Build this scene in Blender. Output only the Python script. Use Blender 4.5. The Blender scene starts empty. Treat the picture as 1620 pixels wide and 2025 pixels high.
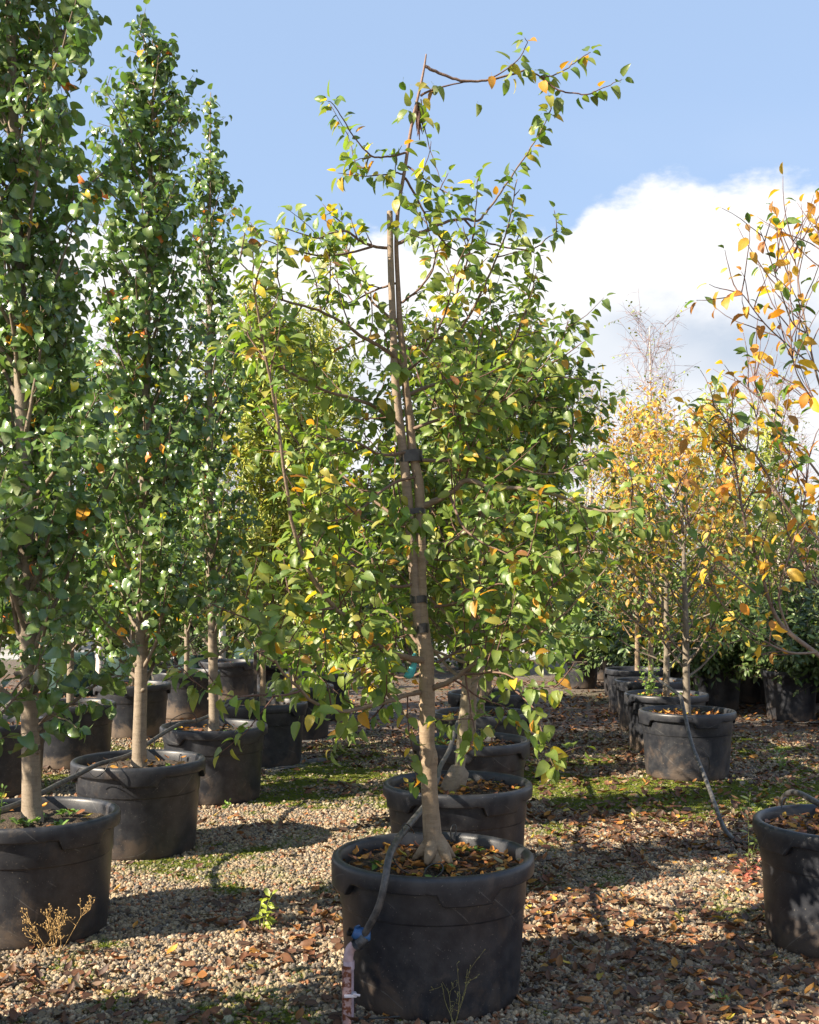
import bpy, math, random
import numpy as np
from mathutils import Vector, Matrix
random.seed(7); rng = np.random.default_rng(7)
S = bpy.context.scene; C = S.collection
R = math.radians

# ------------------------------------------------------------------ camera, sky, sun, exposure
F, HC, HZ = 2290.0, 1.82, 1150.0          # focal length and horizon row, in pixels of the 1620 x 2025 photograph
cam = bpy.data.objects.new('camera', bpy.data.cameras.new('camera')); C.objects.link(cam); S.camera = cam
cam.location = (0, 0, HC); cam.rotation_euler = (R(90), 0, 0)
cam.data.sensor_fit = 'VERTICAL'; cam.data.sensor_height = 36; cam.data.lens = F/2025*36
cam.data.shift_y = (HZ-1012.5)/2025; cam.data.clip_end = 2000; cam.data.clip_start = .05
SUN_AZ = (-.915, -.40); SUN_EL = R(33)
S.view_settings.view_transform = 'Standard'; S.view_settings.look = 'None'
S.view_settings.gamma = 1; S.view_settings.use_curve_mapping = False; S.view_settings.exposure = 1.42
sd = bpy.data.lights.new('sun', 'SUN'); sd.energy = 5.0; sd.angle = R(.53); sd.color = (1, .87, .69)
sun = bpy.data.objects.new('sun', sd); C.objects.link(sun)
_h = Vector((SUN_AZ[0], SUN_AZ[1])).normalized()
to_sun = Vector((_h.x*math.cos(SUN_EL), _h.y*math.cos(SUN_EL), math.sin(SUN_EL)))
sun.rotation_euler = (-to_sun).to_track_quat('-Z', 'Y').to_euler(); sun.location = to_sun*30
W = bpy.data.worlds.new('World'); S.world = W; W.use_nodes = True
S.cycles.max_bounces = 5; S.cycles.diffuse_bounces = 2; S.cycles.glossy_bounces = 2; S.cycles.transmission_bounces = 3; S.cycles.transparent_max_bounces = 4

class NT:
    """small helper for node trees"""
    def __init__(s, tree): s.t = tree; tree.nodes.clear()
    def n(s, typ, **kw):
        nd = s.t.nodes.new(typ)
        ins = kw.pop('ins', {})
        for k, v in kw.items(): setattr(nd, k, v)
        for k, v in ins.items():
            so = nd.inputs[k]
            if isinstance(v, bpy.types.NodeSocket): s.t.links.new(v, so)
            else: so.default_value = v
        return nd
    def m(s, op, a, b=0., c=None, clamp=False):
        nd = s.t.nodes.new('ShaderNodeMath'); nd.operation = op; nd.use_clamp = clamp
        for i, v in enumerate((a, b) if c is None else (a, b, c)):
            if isinstance(v, bpy.types.NodeSocket): s.t.links.new(v, nd.inputs[i])
            else: nd.inputs[i].default_value = v
        return nd.outputs[0]
    def mix(s, f, a, b, blend='MIX'):
        nd = s.t.nodes.new('ShaderNodeMix'); nd.data_type = 'RGBA'; nd.blend_type = blend
        for i, v in ((0, f), (6, a), (7, b)):
            if isinstance(v, bpy.types.NodeSocket): s.t.links.new(v, nd.inputs[i])
            else: nd.inputs[i].default_value = v if i == 0 else (*v[:3], 1)
        return nd.outputs[2]
    def step(s, v, lo, hi):
        nd = s.t.nodes.new('ShaderNodeMapRange'); nd.interpolation_type = 'SMOOTHSTEP'
        s.t.links.new(v, nd.inputs[0]); nd.inputs[1].default_value = lo; nd.inputs[2].default_value = hi
        return nd.outputs[0]
    def noise(s, vec, scale, detail=4., rough=.55, dist=0.):
        nd = s.t.nodes.new('ShaderNodeTexNoise'); 
        if vec is not None: s.t.links.new(vec, nd.inputs['Vector'])
        nd.inputs['Scale'].default_value = scale; nd.inputs['Detail'].default_value = detail
        nd.inputs['Roughness'].default_value = rough; nd.inputs['Distortion'].default_value = dist
        return nd.outputs[0]

w = NT(W.node_tree)
sky = w.n('ShaderNodeTexSky', sky_type='NISHITA', sun_disc=False, sun_elevation=SUN_EL, sun_rotation=math.atan2(_h.x, _h.y), altitude=100., air_density=1.0, dust_density=.6, ozone_density=1.6)
tc = w.n('ShaderNodeTexCoord')
sx = w.n('ShaderNodeSeparateXYZ', ins={0: tc.outputs['Generated']})
X, Y, Z = sx.outputs
hor = w.m('SQRT', w.m('ADD', w.m('MULTIPLY', X, X), w.m('ADD', w.m('MULTIPLY', Y, Y), 1e-6)))
v = w.m('DIVIDE', Z, hor)                     # tangent of elevation
az = w.m('ARCTAN2', X, Y)
cv = w.n('ShaderNodeCombineXYZ', ins={0: w.m('MULTIPLY', az, 1.0), 1: w.m('MULTIPLY', v, 1.7), 2: 3.3}).outputs[0]
n1 = w.noise(cv, 6.5, 8, .6, .15); n2 = w.noise(cv, 2.6, 4, .5, .1); n3 = w.noise(cv, 22, 6, .6)
# ragged top edge of the cloud bank: tangent of elevation as a function of azimuth
bump = w.m('MULTIPLY', w.m('SUBTRACT', w.step(az, .125, .165), w.m('MULTIPLY', w.step(az, .30, .36), .35)), .037)
edge = w.m('ADD', w.m('ADD', .300, bump), w.m('ADD', w.m('MULTIPLY', w.m('SUBTRACT', n1, .5), .10), w.m('MULTIPLY', w.m('SUBTRACT', n3, .5), .045)))
dd = w.m('SUBTRACT', edge, v)
mask = w.step(dd, -.006, .017)
veil = w.m('MULTIPLY', w.step(n2, .50, .66), w.step(w.m('SUBTRACT', .42, v), 0, .2))
mask = w.m('MAXIMUM', mask, w.m('MULTIPLY', veil, .25))
hol = w.m('MULTIPLY', w.m('MULTIPLY', w.m('ADD', .35, w.step(n2, .35, .60)), w.step(dd, .07, .13)), w.step(v, .12, .19))     # grey underside
hol = w.m('MULTIPLY', hol, .8)
low = w.m('SUBTRACT', 1., w.step(v, .0, .20))
ccol = w.mix(hol, (.52, .52, .525), (.30, .34, .40))
ccol = w.mix(w.m('MULTIPLY', low, .75), ccol, (.385, .41, .445))
skyb = w.mix(1., sky.outputs[0], (.07, .072, .078), 'MULTIPLY')
skyb = w.mix(.62, skyb, (.275, .372, .53))
topf = w.step(v, .1, .9)
bg = w.n('ShaderNodeBackground', ins={0: w.mix(mask, skyb, ccol), 1: .80})
w.n('ShaderNodeOutputWorld', ins={0: bg.outputs[0]})

# ------------------------------------------------------------------ materials
def M(name):
    m = bpy.data.materials.new(name); m.use_nodes = True
    return m, NT(m.node_tree)
def fin(t, bsdf): t.n('ShaderNodeOutputMaterial', ins={0: bsdf})
def bumpn(t, h, strength, dist=.01):
    return t.n('ShaderNodeBump', ins={'Strength': strength, 'Distance': dist, 'Height': h}).outputs[0]

def leaf_mat(name, rough, back, trans, spec=.5, pale=(.24, .28, .15), vein=(.30, .34, .12)):
    m, t = M(name)
    at = t.n('ShaderNodeAttribute', attribute_name='col'); md = t.n('ShaderNodeAttribute', attribute_name='mid')
    geo = t.n('ShaderNodeNewGeometry')
    nz = t.noise(geo.outputs['Position'], 55, 3)
    col = t.mix(t.m('MULTIPLY', t.step(nz, .45, .7), .35), at.outputs[0], t.mix(1., at.outputs[0], (.62, .72, .55), 'MULTIPLY'))
    col = t.mix(t.m('MULTIPLY', md.outputs['Fac'], .28), col, vein)
    colb = t.mix(back, col, pale)
    c = t.mix(geo.outputs['Backfacing'], col, colb)
    p = t.n('ShaderNodeBsdfPrincipled', ins={'Base Color': c, 'Roughness': rough, 'Specular IOR Level': spec, 'Normal': bumpn(t, t.noise(geo.outputs['Position'], 90, 2), .35, .004)})
    rr = t.m('ADD', rough, t.m('MULTIPLY', geo.outputs['Backfacing'], .3)); t.t.links.new(rr, p.inputs['Roughness'])
    tr = t.n('ShaderNodeBsdfTranslucent', ins={0: t.mix(1., at.outputs[0], (2.0, 2.1, .9), 'MULTIPLY')})
    mx = t.n('ShaderNodeMixShader', ins={0: trans, 1: p.outputs[0], 2: tr.outputs[0]})
    fin(t, mx.outputs[0]); return m
M_apple = leaf_mat('crab_apple_leaf', .42, .35, .33)
M_pear = leaf_mat('glossy_pear_leaf', .27, .25, .24, .6)
M_autumn = leaf_mat('autumn_leaf', .5, .2, .35)
M_shrub = leaf_mat('shrub_leaf', .4, .3, .15)
M_dry = leaf_mat('dry_fallen_leaf', .6, .25, .08, .4, (.22, .14, .09), (.22, .12, .06))

def bark_mat(name, dark=(.55, .5, .45), stripe=30):
    m, t = M(name)
    at = t.n('ShaderNodeAttribute', attribute_name='col'); geo = t.n('ShaderNodeTexCoord')
    o = geo.outputs['Object']
    mp = t.n('ShaderNodeMapping', ins={0: o, 3: (18, 18, 70)}).outputs[0]
    n1 = t.noise(mp, 1.0, 5, .6); n2 = t.noise(o, 9, 4); n3 = t.noise(o, 140, 3)
    c = t.mix(t.m('MULTIPLY', t.step(n1, .40, .68), .55), at.outputs[0], t.mix(1., at.outputs[0], (*dark,), 'MULTIPLY'))
    c = t.mix(t.m('MULTIPLY', t.step(n2, .5, .7), .45), c, t.mix(1., at.outputs[0], (1.25, 1.22, 1.15), 'MULTIPLY'))
    c = t.mix(t.m('MULTIPLY', t.step(n3, .60, .70), .6), c, (.34, .30, .24))
    n4 = t.noise(t.n('ShaderNodeMapping', ins={0: o, 3: (60, 60, 9)}).outputs[0], 1., 4, .6); c = t.mix(t.m('MULTIPLY', t.step(n4, .52, .75), .45), c, t.mix(1., at.outputs[0], (.42, .38, .33), 'MULTIPLY'))
    h = t.m('ADD', t.m('MULTIPLY', n1, .7), n3)
    fin(t, t.n('ShaderNodeBsdfPrincipled', ins={'Base Color': c, 'Roughness': .75, 'Normal': bumpn(t, h, .5, .004)}).outputs[0]); return m
M_bark = bark_mat('smooth_grey_brown_bark')

def pot_mat(nm='weathered_black_plastic', dl=.20, da=.55, dc=(.13, .09, .06)):
    m, t = M(nm)
    tc = t.n('ShaderNodeTexCoord'); o = tc.outputs['Object']; oi = t.n('ShaderNodeObjectInfo')
    off = t.n('ShaderNodeVectorMath', operation='ADD', ins={0: o, 1: t.n('ShaderNodeCombineXYZ', ins={0: t.m('MULTIPLY', oi.outputs['Random'], 37.), 1: t.m('MULTIPLY', oi.outputs['Random'], 11.)}).outputs[0]}).outputs[0]
    z = t.n('ShaderNodeSeparateXYZ', ins={0: o}).outputs[2]
    big = t.noise(off, 4.5, 8, .72, .6); mid = t.noise(off, 14, 5, .6); fine = t.noise(off, 260, 2)
    st = t.noise(t.n('ShaderNodeMapping', ins={0: off, 3: (30, 30, 2.5)}).outputs[0], 1., 5, .6)
    c = t.mix(t.step(mid, .3, .75), (.013, .015, .021), (.036, .038, .044))
    c = t.mix(t.m('MULTIPLY', t.step(st, .5, .8), .22), c, (.045, .043, .042))
    lowf = t.m('SUBTRACT', 1., t.step(z, .0, .34))
    dirt = t.m('MULTIPLY', t.step(t.m('ADD', big, t.m('MULTIPLY', lowf, dl)), .56, .80), da)
    c = t.mix(dirt, c, dc)
    smear = t.m('MULTIPLY', t.step(t.noise(off, 6.5, 6, .7, 1.2), .62, .74), .22)
    c = t.mix(smear, c, (.20, .16, .12))
    # grazing scratches
    wv = t.n('ShaderNodeTexWave', wave_type='BANDS', ins={0: t.n('ShaderNodeMapping', ins={0: off, 2: (.3, .7, .5), 3: (1, 1, 1)}).outputs[0], 'Scale': 2.2, 'Distortion': 9., 'Detail': 3., 'Detail Scale': .35})
    scr = t.m('MULTIPLY', t.m('MULTIPLY', t.step(wv.outputs[1], .9965, .9995), t.step(big, .5, .6)), .30)
    c = t.mix(scr, c, (.22, .22, .21))
    sp = t.m('MULTIPLY', t.step(t.noise(off, 120, 1), .72, .76), .6)
    c = t.mix(sp, c, (.22, .20, .17))
    r = t.m('ADD', .36, t.m('MULTIPLY', t.m('ADD', dirt, t.m('MULTIPLY', st, .2)), .5))
    h = t.m('ADD', t.m('MULTIPLY', fine, .5), t.m('MULTIPLY', mid, .6))
    fin(t, t.n('ShaderNodeBsdfPrincipled', ins={'Base Color': c, 'Roughness': r, 'Specular IOR Level': .5, 'Normal': bumpn(t, h, .35, .003)}).outputs[0]); return m
M_pot = pot_mat(); M_potd = pot_mat('dusty_black_plastic', .30, .70, (.20, .145, .10))

def plain(name, col, rough=.6, col2=None, scale=20, bump=0., metallic=0., lo=.4, hi=.65, det=4):
    m, t = M(name)
    o = t.n('ShaderNodeTexCoord').outputs['Object']; n = t.noise(o, scale, det, .6)
    c = t.mix(t.step(n, lo, hi), col, col2 or col)
    p = t.n('ShaderNodeBsdfPrincipled', ins={'Base Color': c, 'Roughness': rough, 'Metallic': metallic})
    if bump: t.t.links.new(bumpn(t, n, bump, .01), p.inputs['Normal'])
    fin(t, p.outputs[0]); return m
M_soil = plain('potting_soil', (.030, .020, .013), .95, (.20, .145, .09), 110, 1., lo=.42, hi=.78)
M_hose = plain('black_poly_hose', (.040, .040, .042), .5, (.10, .095, .09), 30, .1)
M_thin = plain('thin_drip_tube', (.03, .03, .03), .4)
M_blue = plain('blue_valve_plastic', (.03, .10, .27), .4, (.05, .15, .33), 30)
M_black = plain('black_plastic', (.015, .015, .016), .45)
M_pvc = plain('chalky_pink_pvc', (.55, .40, .42), .6, (.42, .30, .32), 40)
M_rust = plain('peeling_pink_paint_over_rust', (.45, .29, .27), .8, (.17, .05, .02), 38, .6, lo=.44, hi=.53, det=7)
M_white = plain('white_nylon', (.7, .65, .68), .5)
M_tape = plain('black_tape', (.018, .017, .017), .35, (.05, .05, .045), 25)
M_ribbon = plain('turquoise_ribbon', (.06, .42, .45), .5, (.10, .52, .55), 20)
M_mat = plain('weed_mat_fabric', (.05, .052, .055), .8, (.12, .115, .105), 12, .6)
M_stakewood = plain('weathered_stake_wood', (.10, .075, .055), .85, (.045, .035, .03), 15, .4)
M_bag = plain('green_woven_bag', (.008, .032, .026), .75, (.018, .055, .044), 18, .8)
M_road = plain('pale_concrete_road', (.42, .41, .40), .9, (.30, .30, .29), 3, .3)

def attr_mat(name, rough, instancer=True, bump=.5, sc=60):
    m, t = M(name)
    at = t.n('ShaderNodeAttribute', attribute_name='col')
    if instancer: at.attribute_type = 'INSTANCER'
    o = t.n('ShaderNodeTexCoord').outputs['Object']
    n = t.noise(o, sc, 3)
    c = t.mix(t.step(n, .35, .7), at.outputs[0], t.mix(1., at.outputs[0], (.68, .66, .62), 'MULTIPLY'))
    fin(t, t.n('ShaderNodeBsdfPrincipled', ins={'Base Color': c, 'Roughness': rough, 'Normal': bumpn(t, n, bump, .1)}).outputs[0]); return m
M_stone = attr_mat('river_gravel_stone', .8, True, .4, 2.2)
M_moss = attr_mat('bright_moss', .95, True, .8, 5.)

def ground_mat():
    m, t = M('gravel_ground')
    o = t.n('ShaderNodeTexCoord').outputs['Object']
    vo = t.n('ShaderNodeTexVoronoi', ins={'Vector': o, 'Scale': 52.})
    hs = t.n('ShaderNodeSeparateColor', ins={0: vo.outputs['Color']})
    rmp = t.n('ShaderNodeValToRGB', ins={0: hs.outputs[0]}); e = rmp.color_ramp.elements
    cols = [(.0, (.10, .09, .08)), (.3, (.26, .22, .18)), (.55, (.20, .115, .07)), (.75, (.36, .31, .25)), (1., (.22, .20, .19))]
    e[0].position, e[0].color = 0, (*cols[0][1], 1); e[1].position, e[1].color = 1, (*cols[4][1], 1)
    for p_, c_ in cols[1:4]: q = e.new(p_); q.color = (*c_, 1)
    gapd = t.step(vo.outputs['Distance'], .30, .55)
    c = t.mix(t.m('MULTIPLY', gapd, .75), rmp.outputs[0], (.035, .026, .018))
    big = t.noise(o, .55, 5, .6, .3); md = t.noise(o, 6, 4, .6)
    lit = t.m('MULTIPLY', t.step(big, .44, .62), t.step(md, .40, .55))
    vl = t.n('ShaderNodeTexVoronoi', ins={'Vector': o, 'Scale': 17.})
    hl = t.n('ShaderNodeSeparateColor', ins={0: vl.outputs['Color']})
    leafc = t.mix(hl.outputs[1], (.055, .024, .012), (.20, .085, .03))
    c = t.mix(t.m('MULTIPLY', lit, .8), c, leafc)
    moss = t.m('MULTIPLY', t.step(t.noise(o, .8, 6, .65), .54, .64), t.step(t.noise(o, 11, 4, .6), .42, .6))
    c = t.mix(t.m('MULTIPLY', moss, .7), c, (.09, .135, .02))
    h = t.m('SUBTRACT', t.m('MULTIPLY', md, .4), vo.outputs['Distance'])
    fin(t, t.n('ShaderNodeBsdfPrincipled', ins={'Base Color': c, 'Roughness': .9, 'Normal': bumpn(t, h, .8, .012)}).outputs[0]); return m
M_ground = ground_mat()

# ------------------------------------------------------------------ helpers
def P(px, py, d): return np.array(((px-810)*d/F, d, HC-(py-HZ)*d/F))
def nrm(a): return a/(np.linalg.norm(a, axis=-1, keepdims=True)+1e-9)

def mesh_np(name, V, faces, attrs=None, mat=None, smooth=True):
    """V (n,3); faces list of (array (m,k)); attrs {name: (type, per-vertex array)}"""
    me = bpy.data.meshes.new(name); me.vertices.add(len(V)); me.vertices.foreach_set('co', np.asarray(V, np.float32).ravel())
    faces = [f for f in faces if len(f)]
    nl = sum(f.size for f in faces); npoly = sum(len(f) for f in faces)
    if npoly: me.loops.add(nl); me.polygons.add(npoly)
    if npoly:
        me.loops.foreach_set('vertex_index', np.concatenate([f.ravel() for f in faces]).astype(np.int32))
        tot = np.concatenate([np.full(len(f), f.shape[1], np.int32) for f in faces])
        st = np.concatenate(([0], np.cumsum(tot)[:-1])).astype(np.int32)
        me.polygons.foreach_set('loop_start', st); me.polygons.foreach_set('loop_total', tot)
        me.polygons.foreach_set('use_smooth', np.full(npoly, smooth))
    for k, (ty, a) in (attrs or {}).items():
        at = me.attributes.new(k, ty, 'POINT')
        if ty == 'FLOAT_COLOR': at.data.foreach_set('color', np.concatenate([a, np.ones((len(a), 1))], 1).astype(np.float32).ravel())
        elif ty == 'FLOAT': at.data.foreach_set('value', np.asarray(a, np.float32))
        elif ty == 'FLOAT_VECTOR': at.data.foreach_set('vector', np.asarray(a, np.float32).ravel())
        elif ty == 'INT': at.data.foreach_set('value', np.asarray(a, np.int32))
    me.update(calc_edges=True)
    if mat: me.materials.append(mat)
    return me
def link(name, me, parent=None, loc=None, kind=None, label=None, cat=None, group=None):
    o = bpy.data.objects.new(name, me); C.objects.link(o)
    if parent is not None: o.parent = parent
    if loc is not None: o.location = loc
    if kind: o['kind'] = kind
    if label: o['label'] = label
    if cat: o['category'] = cat
    if group: o['group'] = group
    return o
def thing(name, label, cat, loc, group=None): return link(name, None, loc=loc, label=label, cat=cat, group=group)

def catmull(pts, sub=4):
    pts = np.asarray(pts, float); n = len(pts)
    if n < 3: return np.array([pts[0]+(pts[-1]-pts[0])*i/sub for i in range(sub+1)])
    out = []
    for i in range(n-1):
        p0 = pts[max(i-1, 0)]; p1 = pts[i]; p2 = pts[i+1]; p3 = pts[min(i+2, n-1)]
        for k in range(sub):
            s = k/sub
            out.append(.5*((2*p1)+(-p0+p2)*s+(2*p0-5*p1+4*p2-p3)*s*s+(-p0+3*p1-3*p2+p3)*s**3))
    out.append(pts[-1]); return np.array(out)

class Tubes:
    def __init__(s): s.V = []; s.F = []; s.Tr = []; s.col = []; s.n = 0
    def add(s, pts, rad, seg=6, col=(.3, .2, .15), lump=0.):
        pts = np.asarray(pts, float); n = len(pts); rad = np.broadcast_to(np.asarray(rad, float), (n,))
        t = nrm(np.gradient(pts, axis=0)); a = np.array((1., 0, 0)) if abs(t[0][0]) < .8 else np.array((0, 1., 0))
        u = np.zeros_like(pts); 
        for i in range(n):
            a = a-t[i]*np.dot(a, t[i]); a = a/(np.linalg.norm(a)+1e-9); u[i] = a
        v = np.cross(t, u); th = np.linspace(0, 2*np.pi, seg, endpoint=False)
        rr = rad[:, None]*np.ones(seg)
        if lump: rr = rr*(1+lump*rng.normal(size=rr.shape))
        ring = pts[:, None]+rr[..., None]*(np.cos(th)[None, :, None]*u[:, None]+np.sin(th)[None, :, None]*v[:, None])
        s.V.append(ring.reshape(-1, 3))
        i = np.arange(n-1)[:, None]*seg; j = np.arange(seg)[None]; k = (np.arange(seg)+1)[None] % seg
        q = np.stack([i+j, i+k, i+seg+k, i+seg+j], -1).reshape(-1, 4)+s.n; s.F.append(q)
        caps = []
        for e0 in (0, (n-1)*seg):
            for k in range(1, seg-1): caps.append((e0, e0+k, e0+k+1))
        s.Tr.append(np.array(caps)+s.n)
        c = np.asarray(col, float); c = np.broadcast_to(c, (n, 3)) if c.ndim == 1 else c
        s.col.append(np.repeat(c, seg, 0)); s.n += n*seg
    def mesh(s, name, mat, off=(0, 0, 0)):
        return mesh_np(name, np.concatenate(s.V)-np.array(off), [np.concatenate(s.F), np.concatenate(s.Tr)], {'col': ('FLOAT_COLOR', np.concatenate(s.col))}, mat)

# ---- leaf templates: x across, y along, z up; petiole included
def template(width, fold, arch, rows, shape, pet=.22, wave=0., twist=0.):
    ts = [0]+rows+[1]; V = []; mid = []; n = 60
    ang = np.linspace(0, 1, n)*arch; y = np.concatenate(([0], np.cumsum(np.cos(ang))[:-1]))/n; z = -np.concatenate(([0], np.cumsum(np.sin(ang))[:-1]))/n
    def c(t): i = min(int(t*(n-1)), n-1); return y[i]+pet, z[i]
    V += [(-.012, 0, 0), (.012, 0, 0)]; mid += [1, 1]
    V.append((0, *c(0))); mid.append(1); rowi = []
    for k, t in enumerate(rows):
        yy, zz = c(t); wd = shape(t)*width*.5; wv = wave*math.sin(7*t+1.3); tw = twist*t
        a = len(V)
        for sgn in (-1, 0, 1):
            xx = sgn*wd*math.cos(fold); hz = abs(sgn)*(wd*math.sin(fold)+wv*sgn*.5+wv*.3)
            xr = xx*math.cos(tw)-hz*math.sin(tw); zr = xx*math.sin(tw)+hz*math.cos(tw)
            V.append((xr, yy, zz+zr)); mid.append(1. if sgn == 0 else 0.)
        rowi.append(a)
    V.append((0, *c(1))); mid.append(.4); tip = len(V)-1
    Fc = [(0, 1, 2)]
    a = rowi[0]; Fc += [(2, a+1, a), (2, a+2, a+1)]
    for a, b in zip(rowi, rowi[1:]):
        Fc += [(a, a+1, b+1), (a, b+1, b), (a+1, a+2, b+2), (a+1, b+2, b+1)]
    a = rowi[-1]; Fc += [(a, a+1, tip), (a+1, a+2, tip)]
    return np.array(V, float), np.array(Fc), np.array(mid)
ov = lambda t: (math.sin(math.pi*min(1, t*.95+.05)**.75))**.85           # ovate, widest below the middle
rd = lambda t: (math.sin(math.pi*(t*.9+.08)**.8))**.6
el = lambda t: math.sin(math.pi*t)**.9
R4 = [.14, .38, .64, .86]; R2 = [.3, .68]
TP = {
 'apple': [template(.60, f, a, R4, ov, .28, .02, tw) for f, a, tw in ((.35, .5, .1), (.5, .8, -.2), (.25, 1.1, .3), (.6, .3, -.1), (.15, .7, 0), (.4, 1.4, .2))],
 'pear': [template(.82, f, a, R4, rd, .4, .05, tw) for f, a, tw in ((.45, 1.5, .1), (.6, 2.2, -.2), (.3, 1.2, .3), (.7, 1.8, -.1), (.2, .6, .1), (.5, 2.6, 0))],
 'autumn': [template(.56, f, a, R4, el, .15, .06, tw) for f, a, tw in ((.3, .7, .4), (.5, 1.0, -.5), (.2, 1.3, .2), (.7, .4, -.3))],
 'narrow': [template(.24, f, a, R2, el, .1, .0, 0) for f, a in ((.3, .6), (.4, 1.0))],
 'shrub': [template(.5, f, a, R2, el, .1, .0, 0) for f, a in ((.3, .5), (.4, .9), (.2, .2))],
 'small': [template(.7, f, a, R2, el, .2, .0, 0) for f, a in ((.3, .8), (.5, 1.4), (.4, .4))],
 'dry': [template(.58, f, a, R4, ov, .2, w, tw) for f, a, w, tw in ((.2, .3, .06, .3), (.5, -.6, .08, -.4), (.1, .9, .1, .5), (.7, -1.2, .05, 0), (.05, .1, .03, .1))],
}
class Leaves:
    def __init__(s): s.p = []; s.d = []; s.u = []; s.s = []; s.c = []
    def add(s, p, d, u, size, c): s.p.append(p); s.d.append(d); s.u.append(u); s.s.append(size); s.c.append(c)
    def arrays(s):
        p = np.array(s.p); d = nrm(np.array(s.d)); u = np.array(s.u); side = nrm(np.cross(d, u)); up = np.cross(side, d)
        return p, d, side, up, np.array(s.s), np.array(s.c)
def leaves_mesh(name, A, tset, mat, off):
    p, d, sd_, up, s, c = A; V = []; Fs = []; cc = []; mm = []; n0 = 0; T = TP[tset]; ix = np.arange(len(p)) % len(T)
    for k, (tv, tf, tm) in enumerate(T):
        q = np.where(ix == k)[0]
        if not len(q): continue
        B = np.stack([sd_[q], d[q], up[q]], 1)                       # (n,3,3) rows are axes
        v = p[q][:, None]+s[q][:, None, None]*np.einsum('vk,nkc->nvc', tv, B)
        V.append(v.reshape(-1, 3)); Fs.append((tf[None]+(np.arange(len(q))*len(tv))[:, None, None]+n0).reshape(-1, 3))
        cc.append(np.repeat(c[q], len(tv), 0)); mm.append(np.tile(tm, len(q))); n0 += len(q)*len(tv)
    return mesh_np(name, np.concatenate(V)-np.array(off), [np.concatenate(Fs)], {'col': ('FLOAT_COLOR', np.concatenate(cc)), 'mid': ('FLOAT', np.concatenate(mm))}, mat)
_lv = {}
def leaf_data(tset, k, c, mat):
    """shared leaf mesh: template k in a quantised colour"""
    key = (tset, k, tuple(np.round(np.log(np.maximum(c, .004))*2.2).astype(int)), mat.name)
    if key not in _lv:
        tv, tf, tm = TP[tset][k]
        _lv[key] = mesh_np('leaf', tv, [tf], {'col': ('FLOAT_COLOR', np.tile(c, (len(tv), 1))), 'mid': ('FLOAT', tm)}, mat)
    return _lv[key]
def leaf_objects(A, idx, tset, mat, parent, off, name='leaf', each=None):
    p, d, sd_, up, s, c = A; nT = len(TP[tset])
    for i in idx:
        o = bpy.data.objects.new(name, leaf_data(tset, int(i) % nT, c[i], mat)); C.objects.link(o); o.parent = parent
        m = Matrix.Identity(4)
        for r in range(3):
            m[r][0], m[r][1], m[r][2], m[r][3] = sd_[i][r]*s[i], d[i][r]*s[i], up[i][r]*s[i], p[i][r]-off[r]
        o.matrix_local = m
        if each: each(o, i)
def in_view(p, mx=0):
    x = 810+F*p[:, 0]/np.maximum(p[:, 1], .1); y = HZ-F*(p[:, 2]-HC)/np.maximum(p[:, 1], .1)
    return (x > -mx) & (x < 1620+mx) & (y > -mx) & (y < 2025+mx) & (p[:, 1] > .5), x, y
def finish_leaves(L, tset, mat, root, off, nind, crown='crown'):
    A = L.arrays(); n = len(A[0]); pick = np.zeros(n, bool)
    if nind:
        vis, x, y = in_view(A[0]); face = np.abs(A[3][:, 1])+.35
        outer = np.hypot(A[0][:, 0]-off[0], 0)
        score = np.where(vis, A[4]/A[0][:, 1]**2*face*(1+.0*outer), -1)
        q = np.argsort(-score)[:nind]; q = q[score[q] > 0]; pick[q] = True
        leaf_objects(A, q, tset, mat, root, off)
    rest = tuple(a[~pick] for a in A)
    if len(rest[0]):
        link(crown, leaves_mesh(crown, rest, tset, mat, off), root, kind='stuff')

UP = np.array((0, 0, 1.))
def rv(s=1.): return rng.normal(size=3)*s
def grow(p, d, L, n, up=0., wob=.1):
    pts = [np.array(p, float)]; d = nrm(np.array(d, float)); st = L/n
    for i in range(n):
        d = nrm(d+UP*up*st+rv(wob)*.5); pts.append(pts[-1]+d*st)
    return np.array(pts)
def at(pts, f):
    x = f*(len(pts)-1); i = min(int(x), len(pts)-2); q = x-i
    return pts[i]*(1-q)+pts[i+1]*q, nrm(pts[i+1]-pts[i])

def pal(lst, k_=1.):
    w_ = np.array([a[0] for a in lst], float); w_ /= w_.sum(); cols = [np.array(a[1]) for a in lst]
    def f(z=0): 
        c = cols[rng.choice(len(cols), p=w_)]
        return np.clip(c*k_*(1+rng.normal()*.17)*(1+rng.normal(size=3)*.05), .004, .9)
    return f
pal_apple = pal([(46, (.13, .19, .03)), (26, (.08, .145, .026)), (20, (.165, .21, .042)), (5, (.50, .36, .03)), (3, (.46, .21, .02)), (7, (.28, .26, .045)), (.5, (.25, .09, .03))], 1.12)
pal_apple_far = pal([(46, (.115, .175, .028)), (28, (.07, .13, .024)), (22, (.18, .22, .038)), (3, (.48, .36, .03)), (1.6, (.42, .2, .02))])
pal_pear = pal([(46, (.042, .080, .026)), (30, (.055, .10, .028)), (24, (.088, .13, .038)), (.9, (.60, .24, .02)), (.5, (.50, .12, .03)), (.4, (.48, .38, .04))], 1.7)
pal_or = pal([(30, (.70, .36, .025)), (22, (.62, .24, .02)), (18, (.66, .46, .04)), (10, (.35, .13, .04)), (22, (.10, .17, .03)), (12, (.06, .12, .025))])
pal_om_hi = pal([(26, (.56, .33, .04)), (24, (.50, .22, .03)), (18, (.54, .43, .09)), (20, (.18, .22, .045)), (9, (.30, .13, .04))])
pal_om_lo = pal([(16, (.58, .33, .03)), (8, (.54, .42, .06)), (44, (.10, .17, .03)), (30, (.06, .12, .022))])
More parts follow.
